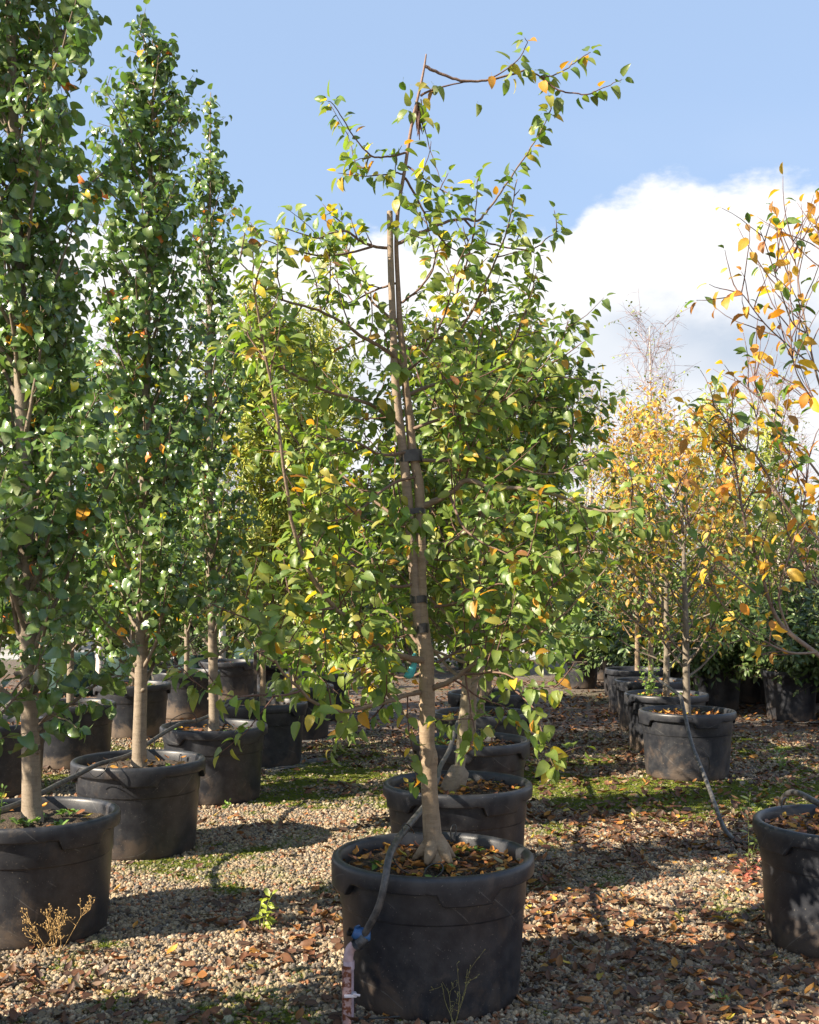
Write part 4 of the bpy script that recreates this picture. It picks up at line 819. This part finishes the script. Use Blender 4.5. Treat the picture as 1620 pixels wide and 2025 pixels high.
# ------------------------------------------------------------------ shrubs in pots, back right and back centre
def shrub(label, x, y, h, seed, pf, w_=.75, n=1500, size=.085, pot_=True, bag=False, potr=.30, poth=.62, grp='shrubs in pots at the back right', petal='leafy_shrub'):
    global rng; keep_ = rng; rng = np.random.default_rng(seed); z0 = poth-.06 if pot_ else 0
    if pot_:
        n_ = 40; th = np.linspace(0, 2*np.pi, n_, endpoint=False); prof = [(.0, .005), (potr*.80, .005), (potr*.82, .03), (potr*.90, poth*.6), (potr*.97, poth-.09), (potr*1.03, poth-.088), (potr*1.05, poth-.01), (potr*1.03, poth), (potr*.98, poth-.003), (potr*.95, poth-.07)] if not bag else [(.0, .005), (potr*.9, .005), (potr*1.02, .08), (potr*.98, poth*.35), (potr*1.03, poth*.6), (potr*.97, poth*.95), (potr*.99, poth), (potr*.95, poth), (potr*.93, poth-.07)]
        V = np.concatenate([np.stack([r_*np.cos(th)*(1+(.03*np.sin(th*9+i) if bag else 0)), r_*np.sin(th), np.full(n_, z_)], 1) for i, (r_, z_) in enumerate(prof)]); i = np.arange(len(prof)-1)[:, None]*n_; j = np.arange(n_)[None]; j2 = (j+1) % n_
        me = mesh_np('wall', V, [np.stack([i+j, i+j2, i+n_+j2, i+n_+j], -1).reshape(-1, 4)], None, M_bag if bag else M_pot)
        tt = thing('grow_bag' if bag else 'nursery_pot', ('green woven bag under the ' if bag else 'pot under the ')+' '.join(label.split()[:12]), 'grow bag' if bag else 'plant pot', (x, y, 0), None if bag else 'tall pots under the shrubs'); link('wall', me, tt); so = link('soil', SOIL[0], tt); so.scale = (potr*.94/.401, potr*.94/.401, (poth-.07)/.56)
    off = (x, y, z0); t = thing(petal, label, 'shrub', off, grp); T = Tubes(); L = Leaves()
    for i in range(26):
        a = rng.random()*6.28; e = .2+1.25*rng.random(); g_ = grow((x+rng.normal()*.05, y+rng.normal()*.05, z0-.03), (math.cos(a)*math.cos(e), math.sin(a)*math.cos(e), math.sin(e)), (h-z0)*(.6+.55*rng.random()), 7, -.15, .2)
        T.add(g_, np.linspace(.009, .002, len(g_)), 4, (.12, .09, .07))
        for j in range(n//26//9+1):
            q_, tt_ = at(g_, .15+.84*rng.random()); w2 = grow(q_, tt_*.5+rv(.6), w_*.38*(.4+rng.random()), 3, -.2, .2); T.add(w2, [.003, .0025, .002, .0015], 3, (.12, .09, .07)); leafy(L, w2, .022, size, pf, .4)
    kp = [i_ for i_ in range(len(L.p)) if L.p[i_][2] > z0-.02 or rng.random() < .12]
    for nm_ in 'pdusc': setattr(L, nm_, [getattr(L, nm_)[i_] for i_ in kp])
    link('stem', T.mesh('stem', M_bark, off), t); finish_leaves(L, 'shrub', M_shrub, t, off, 0); rng = keep_
SHR = [(4.35, 16.4, 1.55, pal_dk, 'low dark green shrub left of the right edge shrubs'), (6.6, 15.6, 1.9, pal_dk, 'tall dark green shrub behind the right edge orange leaves'), (5.6, 19.0, 2.1, pal_pur, 'dense plum coloured shrub in the middle of the back right'), (5.0, 15.2, 1.65, pal_dk, 'dark green shrub hanging over its pot at the right edge'), (5.85, 14.9, 1.7, pal_dk, 'dark green shrub cut by the right edge behind the orange leaved pot'), (5.25, 17.4, 1.7, pal_dk, 'mixed green shrub between the slim grey trunk and the right edge pots'), (5.0, 19.6, 1.9, pal_pur, 'plum coloured shrub behind the slim grey trunk'), (6.3, 17.5, 1.9, pal_pur, 'purple brown shrub behind the dark shrubs at the right'), (6.2, 19.8, 2.1, pal_pur, 'purple brown shrub farthest back at the right'), (4.5, 21.5, 1.9, pal_pur, 'dusky purple shrub between the orange trees'),
       (3.35, 18.4, 1.75, pal_dk, 'dark green bush between the middle row and the orange trees'), (2.95, 19.8, 1.8, pal_dk, 'dark green bush beside the road, left of the bag'), (3.9, 17.8, 1.75, pal_dk, 'dark green bush behind the black pots of the right row'), (3.6, 21.5, 2.0, pal_dk, 'dark bush farthest back behind the green bag')]
for i, (x, y, h, pf, lab) in enumerate(SHR):
    shrub(lab, x, y, h, 80+i, pf, n=3000, bag='left of the green bag' in lab, potr=(.36 if i < 6 else .30), poth=.66, size=.11, w_=1.05)
# low strap leaved plants and bags back left
for i, (x, y, h, lab) in enumerate([(-2.2, 18.5, 1.15, 'low green plant in a pot behind the third pear trunk'), (-1.6, 19.5, 1.1, 'low yellowish plant in a pot seen beside the stake'), (-3.9, 21, 1.3, 'low plant in a bag behind the first pear trunks')]):
    shrub(lab, x, y, h, 95+i, pal_yg if i == 1 else pal_dk, n=900, bag=(i == 2), potr=.28, poth=.5, size=.08, w_=.6, grp='low plants at the back left')
for i, (x, y) in enumerate([(-5.4, 18.5), (-4.55, 18.8), (-2.8, 20.8), (-2.15, 21.3)]):
    V = []; n_ = 32; prof = [(.0, .0), (.33, .0), (.38, .1), (.36, .3), (.38, .5), (.35, .66), (.30, .68), (.0, .64)]
    for k, (r_, z_) in enumerate(prof):
        for j in range(n_):
            a = 2*math.pi*j/n_; q_ = r_*(1+.05*math.sin(5*a+k+i)); V.append((q_*math.cos(a), q_*math.sin(a), z_+.01*math.sin(3*a+i)))
    a_ = np.arange(len(prof)-1)[:, None]*n_; j = np.arange(n_)[None]; j2 = (j+1) % n_
    tt = thing('grow_bag', ('green woven bag behind the first left trunk', 'crumpled green bag between the first two trunks', 'dark green bag behind the third trunk', 'green bag beside the low yellowish plant')[i], 'grow bag', (x, y, 0), 'green woven bags at the back left'); link('wall', mesh_np('wall', V, [np.stack([a_+j, a_+j2, a_+n_+j2, a_+n_+j], -1).reshape(-1, 4)], None, M_bag), tt)

# far trees and hedge line closing the horizon
def far_tree(label, x, y, h, seed, pf, w_=1.6, n=2600, size=.17, grp='trees closing the horizon', z1=.4):
    global rng; keep_ = rng; rng = np.random.default_rng(seed); off = (x, y, 0); t = thing('broadleaf_tree', label, 'tree', off, grp)
    T = Tubes(); T.add([(x, y, -.02), (x+.05, y, h*.4), (x, y, h*.8)], [.10, .08, .03], 7, (.16, .13, .1), .03)
    L = Leaves(); ncl = 26
    for i in range(ncl):
        f = (i+.5)/ncl; z_ = z1+(h-z1)*f; a = i*2.4+rng.random(); rr = w_*(math.sin(math.pi*(.12+.8*f))**.7)*(.35+.65*rng.random()); c0 = np.array((x+math.cos(a)*rr*.75, y+math.sin(a)*rr*.75, z_))
        T.add([(x, y, max(.2, z_-.5)), tuple(c0)], [.03, .01], 4, (.16, .13, .1))
        for k in range(n//ncl):
            q_ = c0+rv(1)*np.array((w_*.22, w_*.22, (h/ncl)*2.2)); L.add(q_, nrm(rv(1)+np.array((math.cos(a), math.sin(a), .1))), nrm(UP+rv(.5)), size*(.6+.7*rng.random()), pf())
    link('trunk', T.mesh('trunk', M_bark, off), t); finish_leaves(L, 'small', M_shrub, t, off, 0); rng = keep_
pal_fg = pal([(40, (.07, .11, .03)), (30, (.10, .14, .035)), (20, (.14, .16, .05)), (10, (.05, .08, .03))])
pal_br = pal([(40, (.22, .15, .09)), (30, (.16, .11, .07)), (30, (.13, .14, .05))])
FT = [(-13, 33, 4.2, pal_fg, 'green tree at the far left of the horizon'), (-10.4, 31, 3.9, pal_br, 'brownish thinning tree behind the far left pots'), (-8.2, 34, 4.0, pal_fg, 'dull green tree behind the second pear'), (-6.1, 31, 3.6, pal_br, 'brown leaved tree low behind the second trunk'), (-4.2, 39, 4.6, pal_fg, 'green tree low behind the third trunk'), (-2.0, 40, 4.4, pal_br, 'olive brown tree behind the yellow green trees'), (.6, 40, 4.6, pal_fg, 'green tree far behind the central trunk'), (3.0, 41, 4.2, pal_fg, 'green tree beyond the road right of the central trunk'), (5.5, 40, 4.4, pal_br, 'brown tree beyond the road behind the orange trees'), (8.2, 41, 3.9, pal_fg, 'olive tree beyond the orange trees'), (10.5, 38, 4.4, pal_fg, 'dark tree low on the horizon at the right'), (13, 37, 4.0, pal_fg, 'tree at the far right end of the horizon'), (15.8, 40, 4.6, pal_fg, 'dense tree cut off by the right edge of the horizon')]
FT2 = [(-7.9, 24, 3.1, pal_dk, 'dense dark tree low at the left edge behind the pots'), (-6.5, 25, 3.2, pal_fg, 'dense green tree behind the gap of the first two pears'), (-5.2, 26, 3.0, pal_dk, 'dense dark tree behind the second pear trunk'), (-3.9, 25, 3.2, pal_fg, 'dense green tree behind the third pear trunk'), (-2.7, 24.5, 3.3, pal_dk, 'dense dark tree behind the yellow green trees'), (-1.4, 23, 3.4, pal_fg, 'dense green tree left of the central trunk'), (0.0, 22, 3.5, pal_dk, 'dense dark tree straight behind the central trunk'), (1.1, 24, 3.3, pal_fg, 'dense green tree right of the central trunk'),
 (5.2, 26, 2.9, pal_fg, 'dense green tree behind the orange trees'), (6.8, 25, 3.0, pal_br, 'dense brown tree behind the purple shrubs'), (8.3, 26, 3.3, pal_fg, 'dense green tree at the right edge behind the shrubs')]
for i, (x, y, h, pf, lab) in enumerate(FT2): far_tree(lab, x, y, h, 150+i, pf, w_=1.0, n=2600, size=.15, grp='dense trees behind the rows', z1=.35)
for i, (x, y, h, pf, lab) in enumerate(FT): far_tree(lab, x, y, h, 120+i, pf, w_=1.9, n=2400, size=.2)
# off frame neighbours whose shade falls into the picture
def shader_tree(x, y, h, first, seed, lab, nb=26, sp=.9, z0=.56): pear(lab, x, y, h, seed, int(nb*1.3), nind=0, first=first, spread=sp, parts=False, step=.04, twigs=9, elev=.6, group='trees beside the camera, out of frame', rt_=.04, z0=z0)
pot(-2.02, 4.22, 'black pot beside the camera left of the frame', 1, .4, litter=20, group=gL); shader_tree(-2.02, 4.22, 1.95, .8, 201, 'low bushy pear in the pot just outside the left edge', 34, .9)
pot(-2.05, 2.3, 'black pot beside the camera, nearer than the others', 1, .4, litter=0, group=gL); shader_tree(-2.05, 2.3, 3.3, .9, 202, 'bushy pear level with the camera on its left', 34, 1.0)
pot(-3.9, 5.0, 'black pot two rows left of the camera', 1, .1, litter=0, group=gLL); shader_tree(-3.9, 5.0, 3.4, 2.0, 203, 'pear two rows left, beyond the left edge', 16, .6)
pot(-3.9, 8.4, 'black pot outside the left edge behind the first pear', 1, .1, litter=0, group=gLL); shader_tree(-3.9, 8.4, 3.8, 1.9, 204, 'pear outside the left edge behind the first pear', 18, .6)

pot(-3.9, 2.9, 'black pot two rows left, level with the camera', 1, .1, litter=0, group=gLL); shader_tree(-3.9, 2.9, 4.0, 1.2, 205, 'tall bushy pear two rows left of the camera', 34, 1.0)
# low shoot on the first pear, hanging in front of the pots behind
pr_ = bpy.data.objects['pear_tree']; pof = (L_POS[0][0], L_POS[0][1], .56)
for poly in ([(78, 1432), (98, 1412), (118, 1420), (135, 1425), (152, 1440)], [(84, 1398), (105, 1380), (118, 1340), (150, 1310)], [(66, 1330), (40, 1350), (15, 1385), (5, 1400)]):
    g_ = px(poly, L_POS[0][1]-.04, L_POS[0][1]-.25, 4); tb = Tubes(); tb.add(g_, np.linspace(.006, .002, len(g_)), 5, TWIG_P); L = Leaves()
    for q_ in range(2): leafy(L, g_, .03, .085, pal_pear, .8, 1., .25)
    branch_obj(tb, pr_, pof); finish_leaves(L, 'pear', M_pear, pr_, pof, 0)
for z_ in (.95, 1.25, 1.33, 1.6):
    tb = Tubes(); x0 = L_POS[0][0]-.16*(z_-.56)/6; sg = 1 if z_ != 1.33 else -1
    tb.add([(x0+sg*.02, L_POS[0][1]-.02, z_), (x0+sg*.05, L_POS[0][1]-.035, z_+.012), (x0+sg*.062, L_POS[0][1]-.04, z_+.02)], [.024, .018, .008], 8, (.10, .08, .065), .08); link('knot', tb.mesh('knot', M_bark, pof), pr_)

# ------------------------------------------------------------------ irrigation
def hose(name, label, cat, pts, r_, mat=M_hose, seg=10, sub=6, group=None):
    T = Tubes(); p = catmull(pts, sub); T.add(p, r_, seg); me = T.mesh(name, mat, p[0]); return link(name, me, loc=p[0], label=label, cat=cat, group=group)
hose('irrigation_hose', 'dusty black hose rising from the blue valve over the central pot', 'hose', [P(718, 1851, 4.72), P(727, 1837, 4.69), P(749, 1793, 4.655), P(761, 1745, 4.66), P(770, 1693, 4.74), P(787, 1660, 5.0), P(808, 1633, 5.3), P(830, 1606, 5.6), P(846, 1584, 6.0), P(865, 1541, 6.6), P(871, 1516, 7.2), P(890, 1480, 7.9), P(906, 1427, 8.6), P(921, 1405, 9.3), P(940, 1390, 10.2), P(955, 1370, 11.3)], .0155)
hose('irrigation_hose', 'black hose laid across the left row of pots', 'hose', [P(-60, 1622, 5.6), P(0, 1603, 5.9), P(40, 1588, 6.15), P(89, 1565, 6.5), P(111, 1553, 6.8), P(156, 1531, 7.2), P(191, 1513, 7.4), P(222, 1504, 7.6), P(256, 1493, 7.95), P(289, 1473, 8.3), P(311, 1458, 8.6), P(333, 1444, 8.9), P(360, 1430, 9.2), P(384, 1426, 9.5), P(409, 1418, 9.9), P(438, 1402, 10.4), P(458, 1390, 11.0), P(478, 1382, 11.4), P(520, 1368, 12.4), P(560, 1352, 13.6)], .0155)
hose('irrigation_hose', 'grey black hose hanging from a right row pot down to the gravel', 'hose', [P(1268, 1320, 15), P(1305, 1346, 12.9), P(1342, 1374, 11.0), P(1348, 1383, 10.5), P(1350, 1393, 10.33), P(1355, 1415, 10.2), P(1367, 1467, 9.75), P(1382, 1507, 9.35), P(1398, 1547, 9.0), P(1426, 1624, 8.3), P(1439, 1648, 8.12), P(1455, 1662, 8.02), P(1479, 1668, 7.9), P(1504, 1656, 7.6), P(1535, 1625, 6.9), P(1551, 1576, 6.5), P(1577, 1568, 6.32), P(1620, 1589, 6.0), P(1680, 1610, 5.8)], .0165)
hose('irrigation_hose', 'thin shaded hose looping between the dusty pots at the far left', 'hose', [P(40, 1385, 11.0), P(100, 1372, 11.9), P(160, 1366, 12.4), P(195, 1350, 13.0), P(230, 1338, 13.6), P(260, 1335, 14.2), P(320, 1322, 15.2), P(380, 1312, 16.4), P(420, 1290, 18.)], .014)
gD = 'thin black drip tubes clipped into the pots'
hose('drip_tube', 'thin black wire looping from the hose down into the central pot soil', 'drip tube', [P(775, 1663, 4.86), P(773, 1680, 4.84), P(780, 1703, 4.86), P(792, 1718, 4.88), P(812, 1728, 4.92)], .0032, M_thin, 6, group=gD)
hose('drip_tube', 'thin black loop standing in the soil at the front of the central pot', 'drip tube', [P(838, 1737, 4.86), P(843, 1718, 4.87), P(858, 1708, 4.9), P(873, 1709, 4.93), P(876, 1720, 4.92), P(866, 1732, 4.9), P(855, 1737, 4.89)], .0032, M_thin, 6, group=gD)
hose('drip_tube', 'small black wire loop over the hose behind the central pot', 'drip tube', [P(797, 1648, 5.1), P(796, 1634, 5.12), P(803, 1629, 5.15), P(812, 1636, 5.2), P(819, 1647, 5.3)], .0032, M_thin, 6, group=gD)
hose('drip_tube', 'black wire loop standing at the back rim of the central pot', 'drip tube', [P(892, 1664, 5.5), P(892, 1640, 5.5), P(897, 1631, 5.52), P(902, 1636, 5.52), P(900, 1664, 5.5)], .0032, M_thin, 6, group=gD)
hose('drip_tube', 'wavy black wire hanging over the rim of the pot with dirt smears', 'drip tube', [P(150, 1528, 7.4), P(158, 1519, 7.38), P(170, 1522, 7.36), P(188, 1537, 7.34), P(205, 1527, 7.36), P(218, 1508, 7.4), P(230, 1508, 7.6), P(233, 1516, 7.6)], .0032, M_thin, 6, group=gD)
hose('drip_tube', 'black wire loops beside the trunk of the second pear', 'drip tube', [P(284, 1468, 8.1), P(290, 1458, 8.1), P(300, 1457, 8.12), P(306, 1466, 8.14), P(304, 1482, 8.14)], .0032, M_thin, 6, group=gD)
hose('drip_tube', 'arched black wire over the left rim of the third left row pot', 'drip tube', [P(337, 1436, 9.35), P(339, 1425, 9.35), P(352, 1416, 9.36), P(370, 1410, 9.38), P(386, 1415, 9.4), P(391, 1434, 9.4)], .0032, M_thin, 6, group=gD)
hose('drip_tube', 'thin wire curving down the side of the pot with the hanging hose', 'drip tube', [P(1374, 1470, 10.34), P(1390, 1482, 10.36), P(1402, 1500, 10.36), P(1402, 1525, 10.4)], .004, M_thin, 6, group=gD)
hose('drip_tube', 'small wire loop just under the rim of the pot with the hanging hose', 'drip tube', [P(1355, 1418, 10.3), P(1368, 1420, 10.3), P(1370, 1424, 10.31), P(1360, 1426, 10.32)], .003, M_thin, 6, group=gD)
hose('drip_tube', 'wire loops over the hose at the pot behind, right row', 'drip tube', [P(1278, 1350, 12.2), P(1276, 1364, 12.15), P(1290, 1372, 12.2), P(1304, 1362, 12.4), P(1320, 1360, 12.5)], .004, M_thin, 6, group=gD)
hose('drip_tube', 'thin wire coil knotted on the hose where it nears the gravel', 'drip tube', [P(1405, 1632, 8.28), P(1418, 1620, 8.3), P(1432, 1612, 8.34), P(1420, 1622, 8.26), P(1428, 1608, 8.3)], .004, M_thin, 6, group=gD)
hose('drip_tube', 'curved wire touching the rim of the right edge pot', 'drip tube', [P(1546, 1600, 5.78), P(1547, 1585, 5.8), P(1553, 1577, 5.85), P(1560, 1580, 5.9)], .0032, M_thin, 6, group=gD)
# standpipe: rusty square stake, PVC elbow, tee with blue valve
sp = P(689, 2030, 4.74); sp[2] = 0; tp_ = thing('standpipe', 'chalky pink pipe and elbow rising beside a rusty square post, left of the central pot', 'pipe', sp)
def box(name, c, s, mat, parent, rot=0, bev=.002):
    bm = bmesh.new(); bmesh.ops.create_cube(bm, size=1)
    for v_ in bm.verts: v_.co = (v_.co.x*s[0], v_.co.y*s[1], v_.co.z*s[2])
    bmesh.ops.bevel(bm, geom=bm.edges[:], offset=bev, segments=2, affect='EDGES')
    me = bpy.data.meshes.new(name); bm.to_mesh(me); bm.free(); me.materials.append(mat); o = link(name, me, parent, c); o.rotation_euler.z = rot; return o
ztop = P(692, 1908, 4.74)[2]
T = Tubes(); T.add([(.006, .028, 0), (.006, .028, ztop-.01)], .0155, 14); link('riser', T.mesh('riser', M_pvc), tp_)
lz = lambda px_, py_, dd_=4.74: P(px_, py_, dd_)-sp
T = Tubes(); T.add(catmull([lz(690, 1912), lz(689, 1893), lz(693, 1877), lz(702, 1868), lz(712, 1860)], 5), .0205, 14); 
T.add([lz(690, 1916), lz(690, 1900)], .0235, 14); link('elbow', T.mesh('elbow', M_pvc), tp_)
box('tie', lz(693, 1967, 4.72), (.052, .050, .009), M_white, tp_, .1); T = Tubes(); T.add([lz(700, 1966, 4.70), lz(712, 1969, 4.69)], .005, 5); link('tie_tail', T.mesh('tie_tail', M_white), tp_)
rp = thing('steel_post', 'rusty square steel post with peeling pink paint, left of the central pot', 'post', (sp[0]-.006, sp[1]-.012, 0)); box('shaft', (0, 0, ztop/2), (.036, .032, ztop), M_rust, rp, .18, .003)
vp = P(712, 1858, 4.72); vt = thing('valve', 'blue plastic valve with a black tap joining pipe and hose', 'valve', vp); lv = lambda a, b, c=4.72: P(a, b, c)-vp
T = Tubes(); T.add([lv(698, 1843), lv(703, 1845), lv(731, 1849), lv(733, 1849)], [.022, .026, .026, .020], 18); T.add([lv(706, 1832), lv(712, 1846)], .014, 12); link('body', T.mesh('body', M_blue), vt)
T = Tubes(); T.add([lv(700, 1844), lv(694, 1842)], .011, 10); T.add([lv(694, 1836), lv(690, 1848)], [.010, .012], 8); T.add([lv(694, 1845), lv(687, 1846)], .012, 8); link('handle', T.mesh('handle', M_black), vt)
T = Tubes(); T.add([lv(704, 1872, 4.715), lv(710, 1866, 4.71), lv(722, 1853, 4.70)], [.021, .0225, .0205], 16); link('coupling', T.mesh('coupling', M_hose), vt)
T = Tubes(); a_ = nrm(lv(722, 1853)-lv(704, 1872)); c_ = lv(706, 1868, 4.715); T.add([c_-a_*.006, c_+a_*.006], .027, 18); link('clamp', T.mesh('clamp', M_black), vt)
# mats under the pots
for i, ((x, y), lab) in enumerate(((L_POS[3], 'dark fabric mat under the fourth left row pot'), (L_POS[4], 'dark fabric mat under the fifth left row pot'), ((5.1, 15.3), 'dark mat under the tall pots at the right edge'))):
    n_ = 40; V = [(0, 0, .014)]+[((.50+.06*math.sin(3*a+i)+.03*math.sin(7*a))*math.cos(a)*1.15, (.50+.05*math.sin(4*a))*math.sin(a), .010+.012*max(0, math.sin(5*a+i))) for a in np.linspace(0, 2*np.pi, n_, endpoint=False)]
    me = mesh_np('weed_mat', V, [np.array([(0, k+1, (k+1) % n_+1) for k in range(n_)])], None, M_mat); o = link('weed_mat', me, loc=(x, y, 0), label=lab, cat='mat'); o.modifiers.new('thick', 'SOLIDIFY').thickness = .004
# stakes
for i, (xx, d_, lab) in enumerate(((505, 11.5, 'dark thin stake beside the fourth left row trunk'), (574, 13.4, 'dark split stake against the fifth left row trunk'))):
    p = P(xx, 1390, d_); tt = thing('wooden_stake', lab, 'stake', (p[0], p[1], .55), 'stakes in the left row'); box('shaft', (0, 0, .28), (.032, .026, .60), M_stakewood, tt, .2)

# ------------------------------------------------------------------ weeds on the ground
def weed(name, label, cat, x, y, h, stems, mat, c, seed, leaf=.0, size=.03, tset='shrub', spread=.5, z0=0, heads=0, lmat=None, r_=.0018, group=None, sub=3):
    global rng; keep_ = rng; rng = np.random.default_rng(seed); t = thing(name, label, cat, (x, y, z0), group); T = Tubes(); L = Leaves(); o0 = (x, y, z0)
    for i in range(stems):
        a = rng.random()*6.28; g_ = grow((x+rng.normal()*.01, y+rng.normal()*.01, z0), UP+np.array((math.cos(a), math.sin(a), 0))*spread*rng.random(), h*(.6+.5*rng.random()), 6, 0, .15); T.add(g_, np.linspace(r_, r_*.5, len(g_)), 4, c)
        if leaf: leafy(L, g_, leaf, size, lambda z=0: np.array(c)*(.8+.4*rng.random()), .2, 1., .15)
        for j in range(heads):
            q_, tt = at(g_, .35+.64*rng.random()); w2 = grow(q_, tt+rv(.7), h*.3*(.4+rng.random()), 3, .5, .25); T.add(w2, [r_*.6, r_*.5, r_*.4, r_*.3], 3, c)
            for k in range(sub):
                w3 = grow(w2[-1-k % 2], rv(.5)+UP*.7, h*.07, 2, 0, .2); T.add(w3, [r_*.5, r_*.5, r_*1.6], 3, c)
    link('stem', T.mesh('stem', M_bark, o0), t)
    if leaf: link('foliage', leaves_mesh('foliage', L.arrays(), tset, lmat or M_shrub, o0), t, kind='stuff')
    rng = keep_
w_ = P(95, 1880, 0); 
def gp_(px_, py_): d_ = F*HC/(py_-HZ); return ((px_-810)*d_/F, d_)
weed('dry_weed', 'dry golden seedhead weed in front of the left edge pot', 'weed', *gp_(112, 1895), .25, 7, None, (.42, .27, .10), 301, spread=.7, heads=9, r_=.0022, sub=4)
weed('dry_weed', 'spindly dry weed standing against the central pot', 'weed', *gp_(900, 2036), .27, 4, None, (.22, .20, .07), 302, spread=.6, heads=5, sub=2)
weed('seedling', 'bright yellow green seedling alone on the gravel left of the central pot', 'seedling', *gp_(522, 1838), .19, 3, None, (.30, .36, .03), 303, leaf=.018, size=.055, spread=.25)
weed('seedling', 'small green seedling left of the central pot rim', 'seedling', *gp_(705, 1635), .16, 2, None, (.14, .24, .03), 304, leaf=.02, size=.04, spread=.2)
weed('seedling', 'dull green small leaved seedling left of the rusty post', 'seedling', *gp_(548, 1990), .2, 1, None, (.06, .12, .05), 305, leaf=.012, size=.022, spread=.2)
weed('seedling', 'tall narrow weed beside the right edge pot', 'seedling', *gp_(1480, 1722), .42, 3, None, (.15, .20, .04), 306, leaf=.03, size=.05, spread=.25)
weed('seedling', 'reddish weed with pink leaves beside the right edge pot', 'seedling', *gp_(1478, 1752), .2, 3, None, (.38, .07, .06), 307, leaf=.03, size=.045, spread=.5)
weed('seedling', 'small bright green sprout beside the third left row pot', 'seedling', *gp_(448, 1600), .07, 3, None, (.16, .30, .03), 308, leaf=.012, size=.035, spread=.6)
weed('seedling', 'feathery green weed between the first two left pots', 'seedling', *gp_(95, 1572), .22, 9, None, (.12, .19, .03), 309, leaf=.02, size=.025, spread=.8)
weed('seedling', 'low green weed patch at the lower right of the gravel', 'seedling', *gp_(1425, 1985), .05, 14, None, (.10, .18, .03), 310, leaf=.01, size=.018, spread=1.6)
weed('seedling', 'grassy green tuft on the moss near the hanging hose', 'seedling', *gp_(1545, 1522), .2, 8, None, (.16, .26, .04), 311, leaf=.04, size=.05, spread=.9)
weed('seedling', 'green shoots growing from the pot behind the hanging hose', 'seedling', R_POS[2][0]-.2, R_POS[2][1]-.1, .42, 9, None, (.13, .24, .03), 312, leaf=.022, size=.04, spread=.5, z0=.56)
weed('seedling', 'green weed in the left edge pot soil', 'seedling', L_POS[0][0]-.10, L_POS[0][1]-.22, .22, 6, None, (.13, .24, .03), 313, leaf=.016, size=.035, spread=.6, z0=.56)
weed('seedling', 'leafy green rosette in the fourth middle row pot', 'seedling', M_POS[3][0]-.1, M_POS[3][1]-.2, .25, 7, None, (.10, .2, .03), 314, leaf=.025, size=.07, spread=.7, z0=.56)
hose('black_rod', 'thin black rod lying on the gravel at the foot of the central pot', 'rod', [P(690, 2016, 4.74), P(740, 2014, 4.74), P(792, 2010, 4.74)], .004, M_thin, 6)
